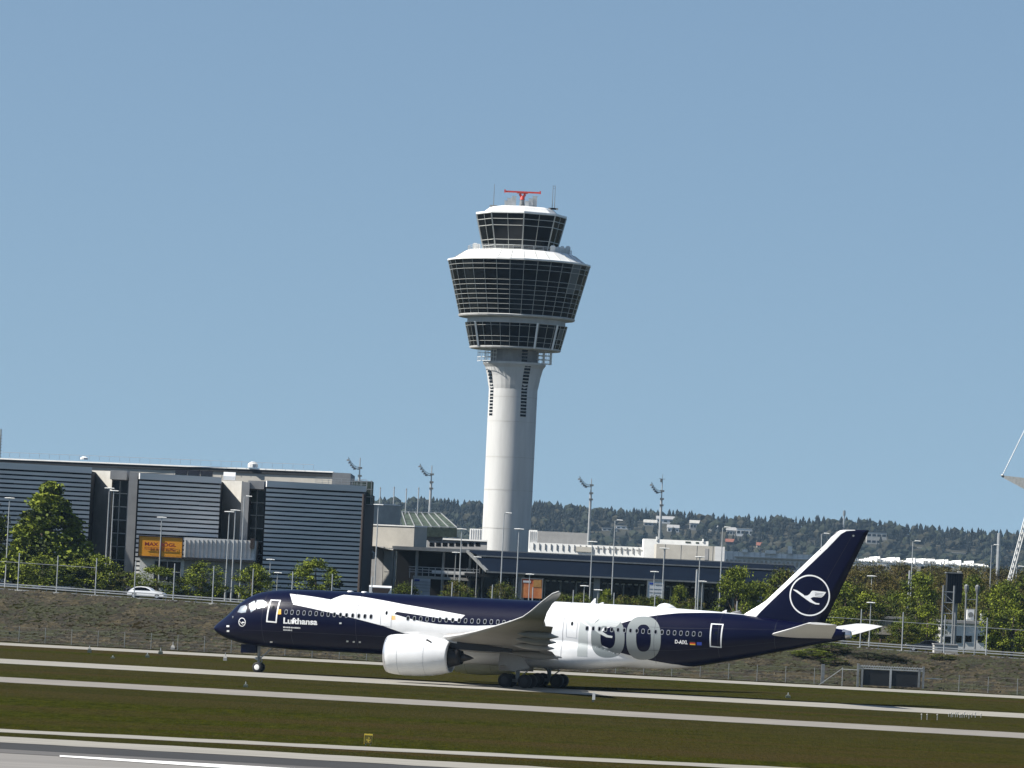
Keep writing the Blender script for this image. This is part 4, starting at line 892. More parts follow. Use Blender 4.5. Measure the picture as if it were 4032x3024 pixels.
box_marker(3103, 2748, .55, .5, 'small dark marker on the grass below the tail', m='gbox')
p = gnd(2337, 2764); t = Thing('marker_board', (p.x, p.y, 0), 'white marker post on the grass right of the main gear', 'marker'); s = MB(); s.box(p.x - .13, p.x + .13, p.y - .05, p.y + .05, .2, .85); t.part('board', s, 'wht'); s = MB(); s.box(p.x - .15, p.x + .05, p.y - .1, p.y + .1, 0, .2); t.part('base', s, 'gbox')
random.seed(31)
for k in range(16):
    x = [3628, 3650, 3690, 3735, 3745, 3752, 3762, 3770, 3780, 3788, 3797, 3806, 3815, 3826, 3840, 3862][k]; y = 2820 + (x - 3628) * .02 + (14 if k < 3 else random.uniform(0, 6))
    p = gnd(x, y); t = Thing('edge_light', (p.x, p.y, 0), 'white edge light of the cluster on the grass at the right' if k > 2 else ('leftmost white edge light of the small trio at the right', 'middle white edge light of the small trio at the right', 'white edge light of the trio nearest the cluster')[k], 'edge light', 'edge lights on the grass at the right')
    s = MB(); hh_ = random.uniform(.2, .42) if k > 2 else .42; s.tube((p.x, p.y, 0), (p.x, p.y, hh_), .03, .03, 6); t.part('stem', s, 'steel'); s = MB(); s.lathe([(0, .06), (.08, .07), (.12, .03)], 'z', (p.x, p.y, hh_), 8, caps=True); t.part('lens', s, 'conc')
# yellow sign at the runway edge
p = gnd(1449, 2934); S_ = FPX / p.y; wS, hS = 33 / S_, 44 / S_
t = Thing('runway_sign', (p.x, p.y, 0), 'small yellow board with black symbols on the grass by the runway', 'sign')
s = MB(); s.box(p.x - wS / 2, p.x + wS / 2, p.y, p.y + .12, .06, hS); t.part('board', s, 'yellow')
s = MB(); s.box(p.x - wS / 2 + .03, p.x + wS / 2 - .03, p.y - .012, p.y, hS * .80, hS * .86)
for x0, x1 in ((.03, .07), (wS - .07, wS - .03)): s.box(p.x - wS / 2 + x0, p.x - wS / 2 + x1, p.y - .012, p.y, .1, hS * .86)
s.box(p.x - wS / 2 + .03, p.x + wS / 2 - .03, p.y - .012, p.y, .09, .13)
text_on(s, 'W', p.x - wS * .30, p.x + wS * .02, hS * .5, hS * .76, p.y - .014, .03); text_on(s, '3', p.x + wS * .08, p.x + wS * .32, hS * .5, hS * .76, p.y - .014, .03); text_on(s, 'A', p.x - wS * .3, p.x - wS * .02, hS * .18, hS * .44, p.y - .014, .03); text_on(s, '4', p.x + wS * .06, p.x + wS * .32, hS * .18, hS * .44, p.y - .014, .03)
t.part('symbols', s, 'blk')
s = MB()
for x in (-wS * .3, wS * .3): s.box(p.x + x - .03, p.x + x + .03, p.y + .03, p.y + .09, 0, .08)
t.part('leg', s, 'steel')

# ------------------------------------------------------------------ vehicles on the road
def car(X, Y, z, L, Hc, m, label, flip=1, rz=-.21):
    t = Thing('car', (X, Y, z), label, 'car', rz=rz)
    prof = [(-.5, .22), (-.5, .48), (-.47, .62), (-.38, .80), (-.28, .95), (-.14, 1.0), (0, .97), (.10, .86), (.17, .70), (.34, .62), (.46, .52), (.5, .38), (.5, .22)]
    W = .9; s = MB(); s.smooth = False
    s.loft([[(flip * x * L, y * W, h * Hc) for x, h in prof] for y in (-1, 1)] if False else [[(flip * x * L, -W + (max(0, h - .6) * .5), h * Hc) for x, h in prof], [(flip * x * L, -W * .5, h * Hc + .01) for x, h in prof], [(flip * x * L, W * .5, h * Hc + .01) for x, h in prof], [(flip * x * L, W - (max(0, h - .6) * .5), h * Hc) for x, h in prof]])
    t.part('body', s, m, local=True)
    s = MB(); s.poly([(flip * x * L, -W + (h - .6) * .5 - .02, h * Hc) for x, h in ((-.36, .68), (-.27, .90), (-.14, .94), (0, .91), (.09, .80), (.14, .68))]); t.part('side_window', s, 'glass', local=True)
    for x in (-.32, .32):
        s = MB(); s.lathe([(-.12, .34), (.1, .34)], 'y', (flip * x * L, -W + .06, .34), 20, caps=True); wh = t.part('wheel', s, 'black', local=True); s = MB(); s.lathe([(-.15, .2), (-.1, .22)], 'y', (flip * x * L, -W + .06, .34), 14, caps=True); t.part('rim', s, 'silver', parent=wh, local=True)
        s = MB(); s.lathe([(-.1, .34), (.12, .34)], 'y', (flip * x * L, W - .06, .34), 20, caps=True); t.part('wheel', s, 'black', local=True)
    s = MB(); s.box(flip * .455 * L, flip * .49 * L, -W + .0, -W + .3, .42 * Hc, .52 * Hc) if flip > 0 else s.box(-.49 * L, -.455 * L, -W, -W + .3, .42 * Hc, .52 * Hc); t.part('headlight', s, 'silver', local=True)
    s = MB(); s.box(-.28 * L, .28 * L, -W - .02, -W, .20 * Hc, .26 * Hc); t.part('sill', s, 'silver' if m == 'car' else 'blk', local=True)
    return t
x = at(597, 2340, 641).x; car(x, yfence(x) + 12, ground_z(x, 645) + .03, 5.0, 1.6, 'car', 'white hatchback driving behind the guard rail at the left')
x = at(3640, 2540, 612).x; car(x, yfence(x) + 11, ground_z(x, 645) + .03, 4.6, 1.55, 'carb', 'black car behind the guard rail at the right', -1)
# airport bus, roof showing above the fuselage
x = at(1497, 2325, 650).x; z = ground_z(x, 650); zt_ = at(1497, 2306, 650).z
t = Thing('airport_bus', (x, 650, z), 'white bus with brown window band, roof seen above the aircraft', 'bus')
s = MB(); W2 = 88 * 650 / FPX / 2; s.loft([[(x - W2, y, zz) for y, zz in ((650, z + .4), (650, zt_ - .2), (650.3, zt_), (652.2, zt_), (652.5, zt_ - .2), (652.5, z + .4))], [(x + W2, y, zz) for y, zz in ((650, z + .4), (650, zt_ - .2), (650.3, zt_), (652.2, zt_), (652.5, zt_ - .2), (652.5, z + .4))]]); t.part('body', s, 'car')
s = MB(); s.poly([(x - W2 + .3, 649.95, zt_ - .3), (x - W2 + .6, 649.95, zt_ - 1.3), (x + W2 - .6, 649.95, zt_ - 1.3), (x + W2 - .1, 649.95, zt_ - .3)]); t.part('window_band', s, 'brown')
for q in (-.6, .6): s = MB(); s.lathe([(-.1, .45), (.2, .45)], 'y', (x + q * W2, 650.1, z + .45), 16, caps=True); t.part('wheel', s, 'black')

# ------------------------------------------------------------------ trees
def crown_mesh(name, seed, kind, mats, n=5200, leaf=.32):
    """unit crown: base at 0, height 1 -> scaled; built at 8 m for leaf size"""
    random.seed(seed); s = MB(); H = 8.; Rr = 3.6
    def inside(h):
        if kind == 'cone': return Rr * .84 * (math.sin(min(1, h * 4 + .3) * 1.57)) * (1 - max(0, h - .12) / .88) ** .85 + .10
        if kind == 'column': return Rr * .7 * math.sin(clamp(h * 1.02 + .05, 0, 1) * math.pi) ** .5
        return Rr * math.sin(clamp(h * .86 + .14, 0, 1) * math.pi) ** .55
    clumps = []
    for i in range(330 if kind == 'cone' else 75):
        h = random.random() ** (1.25 if kind == 'cone' else .9); a = random.random() * 6.283; r = inside(h) * random.uniform(.35, 1.02) ** (.6 if kind != 'cone' else .4)
        clumps.append((r * math.cos(a), r * math.sin(a), h * H, random.uniform(.35, 1.15) * (1 if kind != 'cone' else .62 * (1 - .5 * h)), random.random()))
    for i in range(n):
        c = random.choice(clumps); g3 = [random.gauss(0, .55) * c[3] for _ in range(3)]
        p = Vector((c[0] + g3[0], c[1] + g3[1], max(.05, c[2] + g3[2] * .75)))
        d = Vector((random.gauss(0, 1), random.gauss(0, 1), random.gauss(0, 1))).normalized(); e = d.orthogonal().normalized(); f = d.cross(e); l = leaf * random.uniform(.5, 1.25)
        s.mi = 0 if c[4] > .6 else (1 if c[4] > .22 else 2)
        if random.random() < .15: s.mi = random.choice((0, 1, 2))
        s.poly([p - e * l * .5, p + f * l * .35, p + e * l * .6, p - f * l * .35])
    me = bpy.data.meshes.new(name); me.from_pydata([tuple(v) for v in s.v], [], s.f)
    for m in mats: me.materials.append(M[m])
    me.polygons.foreach_set('material_index', s.m); return me
def trunk_mesh(name, seed, H=8.):
    random.seed(seed); s = MB(); s.tube((0, 0, -2.2), (0, 0, 3), .22, .15, 8)
    for k in range(7):
        a = random.random() * 6.28; z = random.uniform(.5, 3.5); L = random.uniform(1.4, 2.6); s.tube((0, 0, z), (math.cos(a) * L, math.sin(a) * L, z + L * 1.1), .08, .03, 5)
    s.tube((0, 0, 3), (.1, 0, 6), .15, .05, 6)
    me = bpy.data.meshes.new(name); me.from_pydata(s.v, [], s.f); me.materials.append(M['bark']); return me
GRN = ['lf1', 'lf2', 'lf3']; BRN = ['lb1', 'lb2', 'lb3']; DRK = ['lf2', 'lf3', 'ldk']
CR = {'cone': [crown_mesh('crown_cone', 1, 'cone', GRN, 34000, .27)], 'round': [crown_mesh('crown_round', s_, 'round', GRN, 9500, .28) for s_ in (2, 3, 4, 14)],
      'brown': [crown_mesh('crown_brown', s_, 'round', BRN, 8500, .20) for s_ in (5, 6, 7)], 'dark': [crown_mesh('crown_dark', s_, 'round', DRK, 8000, .28) for s_ in (8, 9)],
      'hedge': [crown_mesh('crown_hedge', 10, 'round', ['ldk', 'lf3', 'ldk'], 5000, .34)], 'mid': [crown_mesh('crown_mid', s_, 'round', ['lf2', 'lb2', 'lf3'], 9000, .26) for s_ in (11, 12, 13)]}
TR = [trunk_mesh('trunk', 1), trunk_mesh('trunk', 2)]
tn = [0]
def tree(x0, x1, yt, Y, kind, label, group, name='tree', cat='tree', lift=.8):
    xm = (x0 + x1) / 2; top = at(xm, yt, Y); X = top.x; gz = ground_z(X, Y); H = top.z - gz; W = (x1 - x0) * Y / FPX; tn[0] += 1
    r = bpy.data.objects.new(name, None); col.objects.link(r); r.location = (X, Y, gz); r['label'] = label; r['category'] = cat; r['group'] = group
    r.rotation_euler = (0, 0, tn[0] * 1.7)
    ch = H - lift; v = CR[kind][tn[0] % len(CR[kind])]
    c = bpy.data.objects.new('crown', v); col.objects.link(c); c.parent = r; c.location = (0, 0, lift); sx = W / (4.7 if kind == 'cone' else 6.3); c.scale = (sx, sx, ch / 8.4)
    t_ = bpy.data.objects.new('trunk', TR[tn[0] % 2]); col.objects.link(t_); t_.parent = r; t_.location = (0, 0, lift + .2); t_.scale = (sx, sx, ch / 8.4)
gB = 'bushes along the road before the garage'
tree(45, 362, 1888, 672, 'cone', 'big conical yellow-green tree before the left louvre panel', 'trees before the garage')
tree(-120, 40, 1990, 676, 'dark', 'dark tree cut off by the left edge of the picture', 'trees before the garage')
for a in ((70, 275, 2185, 660, 'round', 'leafy bush below the big conical tree'), (285, 470, 2182, 664, 'round', 'leafy bush in front of the first return wall'), (430, 560, 2250, 662, 'mid', 'low bush just behind the white car roof'), (530, 712, 2232, 660, 'round', 'leafy bush under the orange billboard'), (712, 890, 2215, 661, 'round', 'dense rounded bush before the grey annex side'),
          (925, 1070, 2220, 658, 'round', 'rounded bush just above the aircraft nose'), (1152, 1345, 2203, 660, 'round', 'large rounded bush above the cockpit roof line'), (1545, 1655, 2295, 656, 'dark', 'dark bush between the bus and the kiosk'), (1740, 1870, 2284, 657, 'mid', 'olive bush below the footbridge'), (1925, 2035, 2292, 657, 'mid', 'thin olive bush left of the red poster'),
          (2360, 2425, 2322, 655, 'round', 'small bright shrub right of the winglet'), (2640, 2715, 2305, 655, 'round', 'small young tree before the information board, right side')): tree(*a, gB, 'bush', 'bush', .3)
for i, x in enumerate((2215, 2290, 2440, 2520, 2590, 2730)): tree(x - 60, x + 60, 2335 + i * 3.5, 664, 'mid', ('low olive shrub directly behind the winglet tip', 'low olive shrub below the terminal eave, second from the winglet', 'low olive shrub left of the info board', 'low olive shrub touching the info board', 'low olive shrub just right of the info board', 'low olive shrub before the slim lamp')[i], 'low shrubs before the terminal', 'shrub', 'shrub', .2)
tree(2822, 2992, 2232, 648, 'round', 'bright green tree left of the fin root', 'trees near the fin')
tree(2905, 3060, 2290, 655, 'round', 'green tree right behind the fin fillet', 'trees near the fin'); tree(3010, 3190, 2235, 700, 'mid', 'olive tree hidden behind the fin leading edge', 'trees near the fin')
gR = 'trees behind the tail on the right'
RT = [(3230, 3440, 2290, 650, 'round', 'bright tree touching the fin trailing edge'), (3255, 3400, 2390, 630, 'round', 'bright bush above the near tailplane'), (3340, 3480, 2300, 660, 'mid', 'olive tree right of the logo circle'), (3400, 3560, 2250, 720, 'brown', 'brownish tree behind the low beige wall'), (3300, 3450, 2232, 780, 'brown', 'brownish tree level with the fin middle'),
      (3540, 3700, 2255, 660, 'round', 'green tree between tall lamp and dark cabin'), (3590, 3720, 2380, 625, 'round', 'green bush left of the lattice frame foot'), (3495, 3620, 2440, 622, 'mid', 'olive bush above the black car'), (3540, 3660, 2330, 690, 'mid', 'olive tree behind the tall lamp'), (3640, 3780, 2262, 760, 'brown', 'brownish tree directly behind the dark cabin'),
      (3780, 3900, 2262, 720, 'mid', 'olive tree right of the dark cabin'), (3840, 3960, 2300, 690, 'mid', 'olive tree behind the right air handler'), (3880, 4040, 2290, 640, 'round', 'large green tree at the right edge, lower one'), (3900, 4080, 2400, 625, 'round', 'green bush at the right edge before the depot'), (3960, 4120, 2250, 700, 'mid', 'olive tree at the right edge behind the lamp'),
      (3480, 3640, 2222, 900, 'brown', 'far brown tree below the white hall, left one'), (3600, 3760, 2228, 900, 'brown', 'far brown tree left of the dark cabin roof'), (3740, 3900, 2232, 900, 'brown', 'far brown tree right of the dark cabin roof'), (3860, 4020, 2236, 900, 'brown', 'far brown tree behind the leaning mast foot'), (3980, 4150, 2240, 900, 'brown', 'far brown tree cut by the right edge'),
      (3340, 3500, 2236, 920, 'brown', 'far brown tree just right of the fin'), (3330, 3500, 2330, 700, 'mid', 'olive tree below the fin logo level'), (3440, 3580, 2330, 700, 'mid', 'olive tree over the long beige wall')]
for a in RT: tree(*a, gR)
random.seed(77)
for k in range(22):
    x = 3280 + k * 38 + random.uniform(-12, 12); tree(x - 75, x + 75, 2262 + random.uniform(-10, 26) + (x - 3280) * .02, 815 + random.uniform(-55, 45), random.choice(('brown', 'brown', 'mid')), 'tree in the dense brown-green belt behind the airport road', 'dense tree belt behind the road')
for k in range(16):
    x = 3250 + k * 52 + random.uniform(-12, 12); tree(x - 80, x + 80, 2208 + (x - 3300) * .045 + random.uniform(-6, 10), 1150 + random.uniform(-60, 60), 'brown', 'tree in the bare brown row before the far white halls', 'bare brown tree row')
for k in range(14):
    x = 2700 + k * 60; tree(x - 60, x + 60, 2232 + random.uniform(-8, 8) + k * 3, 840, random.choice(('dark', 'mid')), 'tree in the dark row behind the terminal roof end', 'dark tree row behind the roof')
# bank bushes at the right, under the tail
for a in ((3120, 3270, 2555, 588, 'round', 'leafy bush on the bank under the tail cone'), (3200, 3350, 2530, 592, 'dark', 'dark leafy bush on the bank right of the tail cone'), (3225, 3345, 2590, 582, 'dark', 'low dark bush at the bank foot left of the gate'), (3360, 3470, 2568, 588, 'hedge', 'black-green hedge above the left half of the gate'), (3450, 3570, 2578, 586, 'hedge', 'black-green hedge above the right half of the gate'), (3660, 3760, 2575, 590, 'mid', 'scrubby bush on the bank under the plinth')):
    tree(*a, 'bushes on the bank near the gate', 'bush', 'bush', .1)

# ------------------------------------------------------------------ the airliner
TH = R_(18); AO = Vector((-29.232, 487., 0)); ax = Vector((math.cos(TH), -math.sin(TH), 0)); rt = Vector((math.sin(TH), math.cos(TH), 0))
def ac(px, py, b=0.):
    d = ray(px, py); P0 = AO + rt * b; t_ = ((P0 - CAM).dot(rt)) / d.dot(rt); Q = CAM + d * t_; return (Q - AO).dot(ax), Q.z
TOP = [(0, 4.25), (.12, 4.42), (.49, 4.8), (1.21, 5.39), (1.94, 6.03), (2.5, 6.62), (3.01, 7.06), (3.73, 7.55), (4.82, 8.06), (5.94, 8.32), (7.43, 8.49), (8.93, 8.59), (12, 8.66), (44.65, 8.66), (49.14, 8.56), (52.69, 8.46), (55.72, 8.3), (59.62, 7.98), (62.32, 7.72), (65.36, 7.37), (66.19, 7.26), (66.8, 7.05)]
BOT = [(0, 4.25), (.12, 4.1), (.55, 3.75), (1.32, 3.36), (2.09, 3.13), (3.23, 2.86), (4.36, 2.74), (5.5, 2.62), (6.99, 2.55), (10, 2.5), (42, 2.5), (45.87, 2.50), (48.72, 2.62), (50.82, 2.88), (53.63, 3.43), (56.4, 4.02), (58.7, 4.58), (61, 5.12), (63.31, 5.70), (66.05, 6.28), (66.8, 6.5)]
WID = [(0, 0), (.12, .3), (.5, .74), (1.2, 1.17), (2, 1.57), (3, 1.98), (4, 2.28), (5.5, 2.60), (7.5, 2.86), (10, 2.97), (12, 2.98), (44.65, 2.98), (50, 2.80), (55, 2.36), (60, 1.62), (64, .98), (66, .6), (66.8, .3)]
def interp(tab, a):
    if a <= tab[0][0]: return tab[0][1]
    for i in range(len(tab) - 1):
        if a <= tab[i + 1][0]:
            x0, y0 = tab[i]; x1, y1 = tab[i + 1]
            xm, ym = tab[i - 1] if i > 0 else (x0, y0); xn, yn = tab[i + 2] if i + 2 < len(tab) else (x1, y1)
            m1 = (y1 - y0) / (x1 - x0); m0 = (y0 - ym) / (x0 - xm) if x0 > xm else m1; m2 = (yn - y1) / (xn - x1) if xn > x1 else m1
            t0 = 0 if m0 * m1 <= 0 else 2 * m0 * m1 / (m0 + m1); t1 = 0 if m1 * m2 <= 0 else 2 * m1 * m2 / (m1 + m2)
            if i == 0: t0 = m1
            h = x1 - x0; u = (a - x0) / h
            return (2 * u ** 3 - 3 * u * u + 1) * y0 + (u ** 3 - 2 * u * u + u) * h * t0 + (-2 * u ** 3 + 3 * u * u) * y1 + (u ** 3 - u * u) * h * t1
    return tab[-1][1]
def sect(a): t_, b_ = interp(TOP, a), interp(BOT, a); return (t_ + b_) / 2, max(.001, (t_ - b_) / 2), max(.001, interp(WID, a))
FX0, FX1 = 20.5, 49.5
def fair(a):                                            # belly fairing section: centre z, half height, half width
    u = clamp((a - FX0) / (FX1 - FX0), 0, 1); e = clamp(min(u / .22, (1 - u) / .38), 0, 1); e = e * e * (3 - 2 * e)
    return 3.62, .55 + 1.07 * e, 1.5 + 1.76 * e
def fair_y(a, z):
    if not FX0 < a < FX1: return 0
    zc, h, w_ = fair(a); q = abs((z - zc) / h)
    return w_ * (1 - q ** 3) ** (1 / 3) if q < 1 else 0
def surf(a, phi, off=0., side=-1):
    zc, h, w_ = sect(a); z = zc + h * math.sin(phi); y = w_ * math.cos(phi); f = fair_y(a, z); n = Vector((0, math.cos(phi) / w_, math.sin(phi) / h)).normalized()
    if f > y: y = f; n = Vector((0, 1, 0))
    return (a, side * (y + n.y * off), z + n.z * off)
def a_phi(px, py):                                       # photo pixel -> station and angle on the near side
    b = -2.9
    for _ in range(12):
        a, z = ac(px, py, b); zc, h, w_ = sect(a); q = clamp((z - zc) / h, -1, 1); b = -.5 * (max(w_ * math.sqrt(1 - q * q), fair_y(a, z)) - b)
    return a, math.asin(q)
ROOT = Thing('passenger_jet', tuple(AO), 'long twin-engine passenger jet in dark blue and white anniversary livery taxiing on the taxiway', 'airliner', rz=-TH)
def dec(mb, verts, faces, off, mi, side=-1, surf_=None, ga=.4, gp=R_(3.)):
    bm = bmesh.new(); vs = [bm.verts.new((x, y, 0)) for x, y in verts]
    for f in faces:
        try: bm.faces.new([vs[i] for i in f])
        except ValueError: pass
    bmesh.ops.triangulate(bm, faces=bm.faces)
    x0, x1 = min(v[0] for v in verts), max(v[0] for v in verts); y0, y1 = min(v[1] for v in verts), max(v[1] for v in verts)
    x = math.ceil(x0 / ga) * ga
    while x < x1: bmesh.ops.bisect_plane(bm, geom=bm.verts[:] + bm.edges[:] + bm.faces[:], dist=1e-5, plane_co=(x, 0, 0), plane_no=(1, 0, 0)); x += ga
    y = math.ceil(y0 / gp) * gp
    while y < y1: bmesh.ops.bisect_plane(bm, geom=bm.verts[:] + bm.edges[:] + bm.faces[:], dist=1e-5, plane_co=(0, y, 0), plane_no=(0, 1, 0)); y += gp
    bm.verts.index_update(); b = len(mb.v); fn = surf_ or surf
    mb.v += [fn(v.co.x, v.co.y, off, side) for v in bm.verts]; mb.mi = mi; mb.smooth = True
    for f in bm.faces: mb.face([b + v.index for v in f.verts])
    bm.free()
def pxpoly(pts): 
    out = []
    for p in pts: out.append(a_phi(p[0], p[1]) if p[1] > 0 else (ac(p[0], -p[1], 0)[0], R_(90)))
    return out
def dpoly(mb, pts, off, mi, side=-1): q = pxpoly(pts); dec(mb, q, [list(range(len(q)))], off, mi, side)

FM = ['navy', 'white', 'num', 'pale', 'line', 'orange', 'red', 'gold', 'euroblue', 'blk', 'silver']
fus = MB(); fus.smooth = True; NS = 128
st = [0, .03, .07, .12, .2, .3, .4] + [.5 + .2 * k for k in range(40)] + [8.5 + .5 * k for k in range(116)]
st = [a for a in st if a < 66.3] + [66.3]
fus.loft([[surf(a, 0, 0) if False else (a, -sect(a)[2] * math.cos(2 * math.pi * k / NS), sect(a)[0] + sect(a)[1] * math.sin(2 * math.pi * k / NS)) for k in range(NS)] for a in st])
W1 = [(1141.4, 2338.3), (1302.8, 2361.4), (1354.3, 2342.4), (1420, 2349), (1590, 2380), (1780, 2413), (1831, 2422.4), (1807, 2445.5), (1780, 2442.7), (1671, 2425), (1562.7, 2408.8), (1551.9, 2418.3), (1617, 2437), (1671, 2449.5), (1725.5, 2457.6), (1806.8, 2462.3), (1874.6, 2464), (1960, 2462), (2040, 2445), (2100, 2425), (2150, 2395), (2178, 2371),
      (2185, -2368), (2400, -2379), (2671, -2396), (2900, -2416), (2975, -2427), (2977, 2429), (2923.5, 2421), (2834, 2414), (2752.6, 2413), (2671, 2414.5), (2576, 2424.5), (2508.5, 2437), (2458, 2451), (2393.6, 2472.6), (2361, 2494), (2334, 2516), (2361, 2537.7), (2442.5, 2570), (2508, 2587), (2617, 2609.5), (2671, 2617), (2720, 2624)]
qa = pxpoly(W1); aend = qa[-1][0]; qa += [(aend + .4, R_(-89.5)), (24, R_(-89.5)), (24, R_(-55))]
qa += pxpoly([(1600.7, 2497), (1508.5, 2464.4), (1400, 2436), (1254, 2402), (1153.6, 2380.4)])
for sd_ in (-1, 1): dec(fus, qa, [list(range(len(qa)))], .012, 1, sd_)
# numerals: one, zero, zero
dpoly(fus, [(2285, 2446), (2315, 2467), (2312.5, 2586), (2273, 2584), (2277, 2524)], .02, 3)
def ring_px(cx, cy, rx, ry, ix, iy, e=2.6, n=44, icx=0, icy=0):
    vs = []; 
    for k in range(n):
        a = 2 * math.pi * k / n; c, s_ = math.cos(a), math.sin(a); q = (abs(c) ** e + abs(s_) ** e) ** (-1 / e)
        vs.append((cx + rx * c * q, cy + ry * s_ * q)); vs.append((cx + icx + ix * c * q, cy + icy + iy * s_ * q))
    return vs, [[2 * k, 2 * ((k + 1) % n), 2 * ((k + 1) % n) + 1, 2 * k + 1] for k in range(n)]
for (cx, cy, rx, ry, ix, iy) in ((2393.5, 2510, 66, 79, 29, 43), (2534, 2512.5, 68, 85, 29, 53)):
    vs, fs = ring_px(cx, cy, rx, ry, ix, iy); dec(fus, [a_phi(*p) for p in vs], fs, .02, 2)
# crane emblem, unit shape taken over (0..1)
CRANE = [(0, 0), (.11, .05), (.31, .34), (.345, .42), (.43, .41), (.50, .31), (.56, .12), (.60, .085), (1.0, .18), (.975, .26), (.91, .445), (.85, .53), (.70, .505), (.60, .505), (.525, .59), (.60, .77), (.695, .89), (.795, .915), (.785, 1.0), (.67, .985), (.515, .84), (.40, .67), (.265, .455), (.15, .265), (0, .035)]
FEA = [[(.66, .22), (.93, .29), (.93, .31), (.66, .25)], [(.66, .31), (.90, .37), (.90, .395), (.66, .34)], [(.66, .40), (.87, .46), (.87, .48), (.66, .43)]]
def crane_px(x, y, w_, h_, sl=0.): return [(x + a * w_, y + b * h_ + a * w_ * sl) for a, b in CRANE], [[(x + a * w_, y + b * h_ + a * w_ * sl) for a, b in f] for f in FEA]
cpx, fpx = crane_px(2259.7, 2411, 192, 92, .06)
q = pxpoly(cpx); dec(fus, q, [list(range(len(q)))], .026, 3)
for f in fpx: dpoly(fus, f, .03, 4)
# nose emblem
vs, fs = ring_px(953.3, 2449.5, 14, 17.5, 11.5, 14.8, 2, 28); dec(fus, [a_phi(*p) for p in vs], fs, .016, 1)
cpx, fpx = crane_px(942, 2445, 22, 13, .1); q = pxpoly(cpx); dec(fus, q, [list(range(len(q)))], .018, 1)
# title lettering and small lines
def fus_text(txt, x0, yb0, x1, yb1, hpx, mi, bold=.0, off=.02, wscale=1):
    v, f = text_mesh(txt, bold); pts = [a_phi(x0 + a * (x1 - x0) + b * hpx * .05, yb0 + a * (yb1 - yb0) - b * hpx) for a, b in v]; dec(fus, pts, f, off, mi, ga=50, gp=50)
fus_text('Lufthansa', 1115.6, 2455.5, 1249.5, 2461.5, 24.5, 1, .035)
random.seed(2)
for (x0, x1, y) in ((1115.6, 1180.5, 2469.5), (1115.6, 1148, 2480)):                # two lines too small to read, as dashes of uneven height
    x = x0
    while x < x1:
        w_ = random.uniform(2, 4.5); h_ = random.uniform(3.5, 6.5); yy = y + (x - x0) * .05; dpoly(fus, [(x, yy - h_ / 2), (x + w_, yy - h_ / 2), (x + w_, yy + h_ / 2), (x, yy + h_ / 2)], .02, 1); x += w_ + random.uniform(.3, 1.5)
fus_text('D-AIXL', 2657.5, 2533.5, 2708, 2537, 15, 1, .03)
for k, mi in enumerate((9, 6, 7)): dpoly(fus, [(2716.5, 2525.5 + k * 4.5), (2738, 2526.5 + k * 4.5), (2738, 2531 + k * 4.5), (2716.5, 2530 + k * 4.5)], .02, mi)
dpoly(fus, [(2744, 2528), (2763, 2529), (2763, 2541), (2744, 2540)], .02, 8)
for x0, x1, y0, y1, mi in ((1093, 1107, 2399, 2419, 5), (1543, 1547.5, 2424, 2441, 5), (1549, 1553, 2424, 2441, 5), (1554.5, 1557, 2424, 2441, 5), (1336, 1345, 2451, 2457, 3), (1364, 1372, 2522, 2528, 3), (1389, 1397, 2524, 2530, 3), (1413, 1421, 2525, 2531, 3), (1063, 1073, 2525, 2530, 1), (892, 903, 2462, 2469, 1), (893, 903, 2481, 2488, 1)): dpoly(fus, [(x0, y0), (x1, y0), (x1, y1), (x0, y1)], .02, mi)
FM.append('seam')
for a_ in (6.2, 9.4, 16.4, 38.2, 47.6, 54.0, 59.5):
    dec(fus, [(a_, R_(-55)), (a_ + .03, R_(-55)), (a_ + .03, R_(84)), (a_, R_(84))], [[0, 1, 2, 3]], .022, 11)
for p_, a0_, a1_ in ((-24, 4, 22), (33, 5, 19), (-24, 47, 60), (20, 47, 62)):
    dec(fus, [(a0_, R_(p_)), (a1_, R_(p_)), (a1_, R_(p_ + .45)), (a0_, R_(p_ + .45))], [[0, 1, 2, 3]], .022, 11)
body = ROOT.part('fuselage', fus, FM, local=True)
# belly fairing
s = MB(); s.smooth = True; rr = []
for i in range(60):
    a = FX0 + (FX1 - FX0) * i / 59; zc, h, w_ = fair(a)
    rr.append([(a, w_ * math.copysign(abs(math.cos(t_)) ** (2 / 3), math.cos(t_)) - 0, zc + h * math.copysign(abs(math.sin(t_)) ** (2 / 3), math.sin(t_))) for t_ in [2 * math.pi * k / 64 + .001 for k in range(64)]])
s.loft(rr); 
for (x0, x1, y0, y1) in ((2100, 2101, 2540, 2600),): pass
vs = [(2277, 2524), (2316, 2536), (2312.5, 2586), (2273, 2584)]
ROOT.part('belly_fairing', s, 'white', local=True)
# cabin windows
zw = ac(1300, 2418, -2.9)[1]
def win_at(a, z, w_=.27, h_=.42):
    zc, h, ww = sect(a); ph = math.asin(clamp((z - zc) / h, -1, 1)); dp = h_ / 2 / h / math.cos(ph)
    def el(sx, sy, n=14): return [(a + w_ / 2 * sx * math.copysign(abs(math.cos(t_)) ** .7, math.cos(t_)), ph + dp * sy * math.copysign(abs(math.sin(t_)) ** .7, math.sin(t_))) for t_ in [2 * math.pi * k / n for k in range(n)]]
    s = MB(); q = el(1.3, 1.22); dec(s, q, [list(range(len(q)))], .032, 0, ga=50, gp=50); fr = ROOT.part('cabin_window', s, 'winframe', local=True)
    s = MB(); q = el(.85, .85); dec(s, q, [list(range(len(q)))], .040, 0, ga=50, gp=50); ROOT.part('pane', s, 'glass', parent=fr, local=True)
def aw(px, py): a, ph = a_phi(px, py); zc, h, _ = sect(a); return a, zc + h * math.sin(ph)
def wrow(p, q, n):
    a0_, z0_ = aw(*p); a1_, z1_ = aw(*q)
    for k in range(n): u = k / (n - 1); win_at(a0_ + (a1_ - a0_) * u, z0_ + (z1_ - z0_) * u)
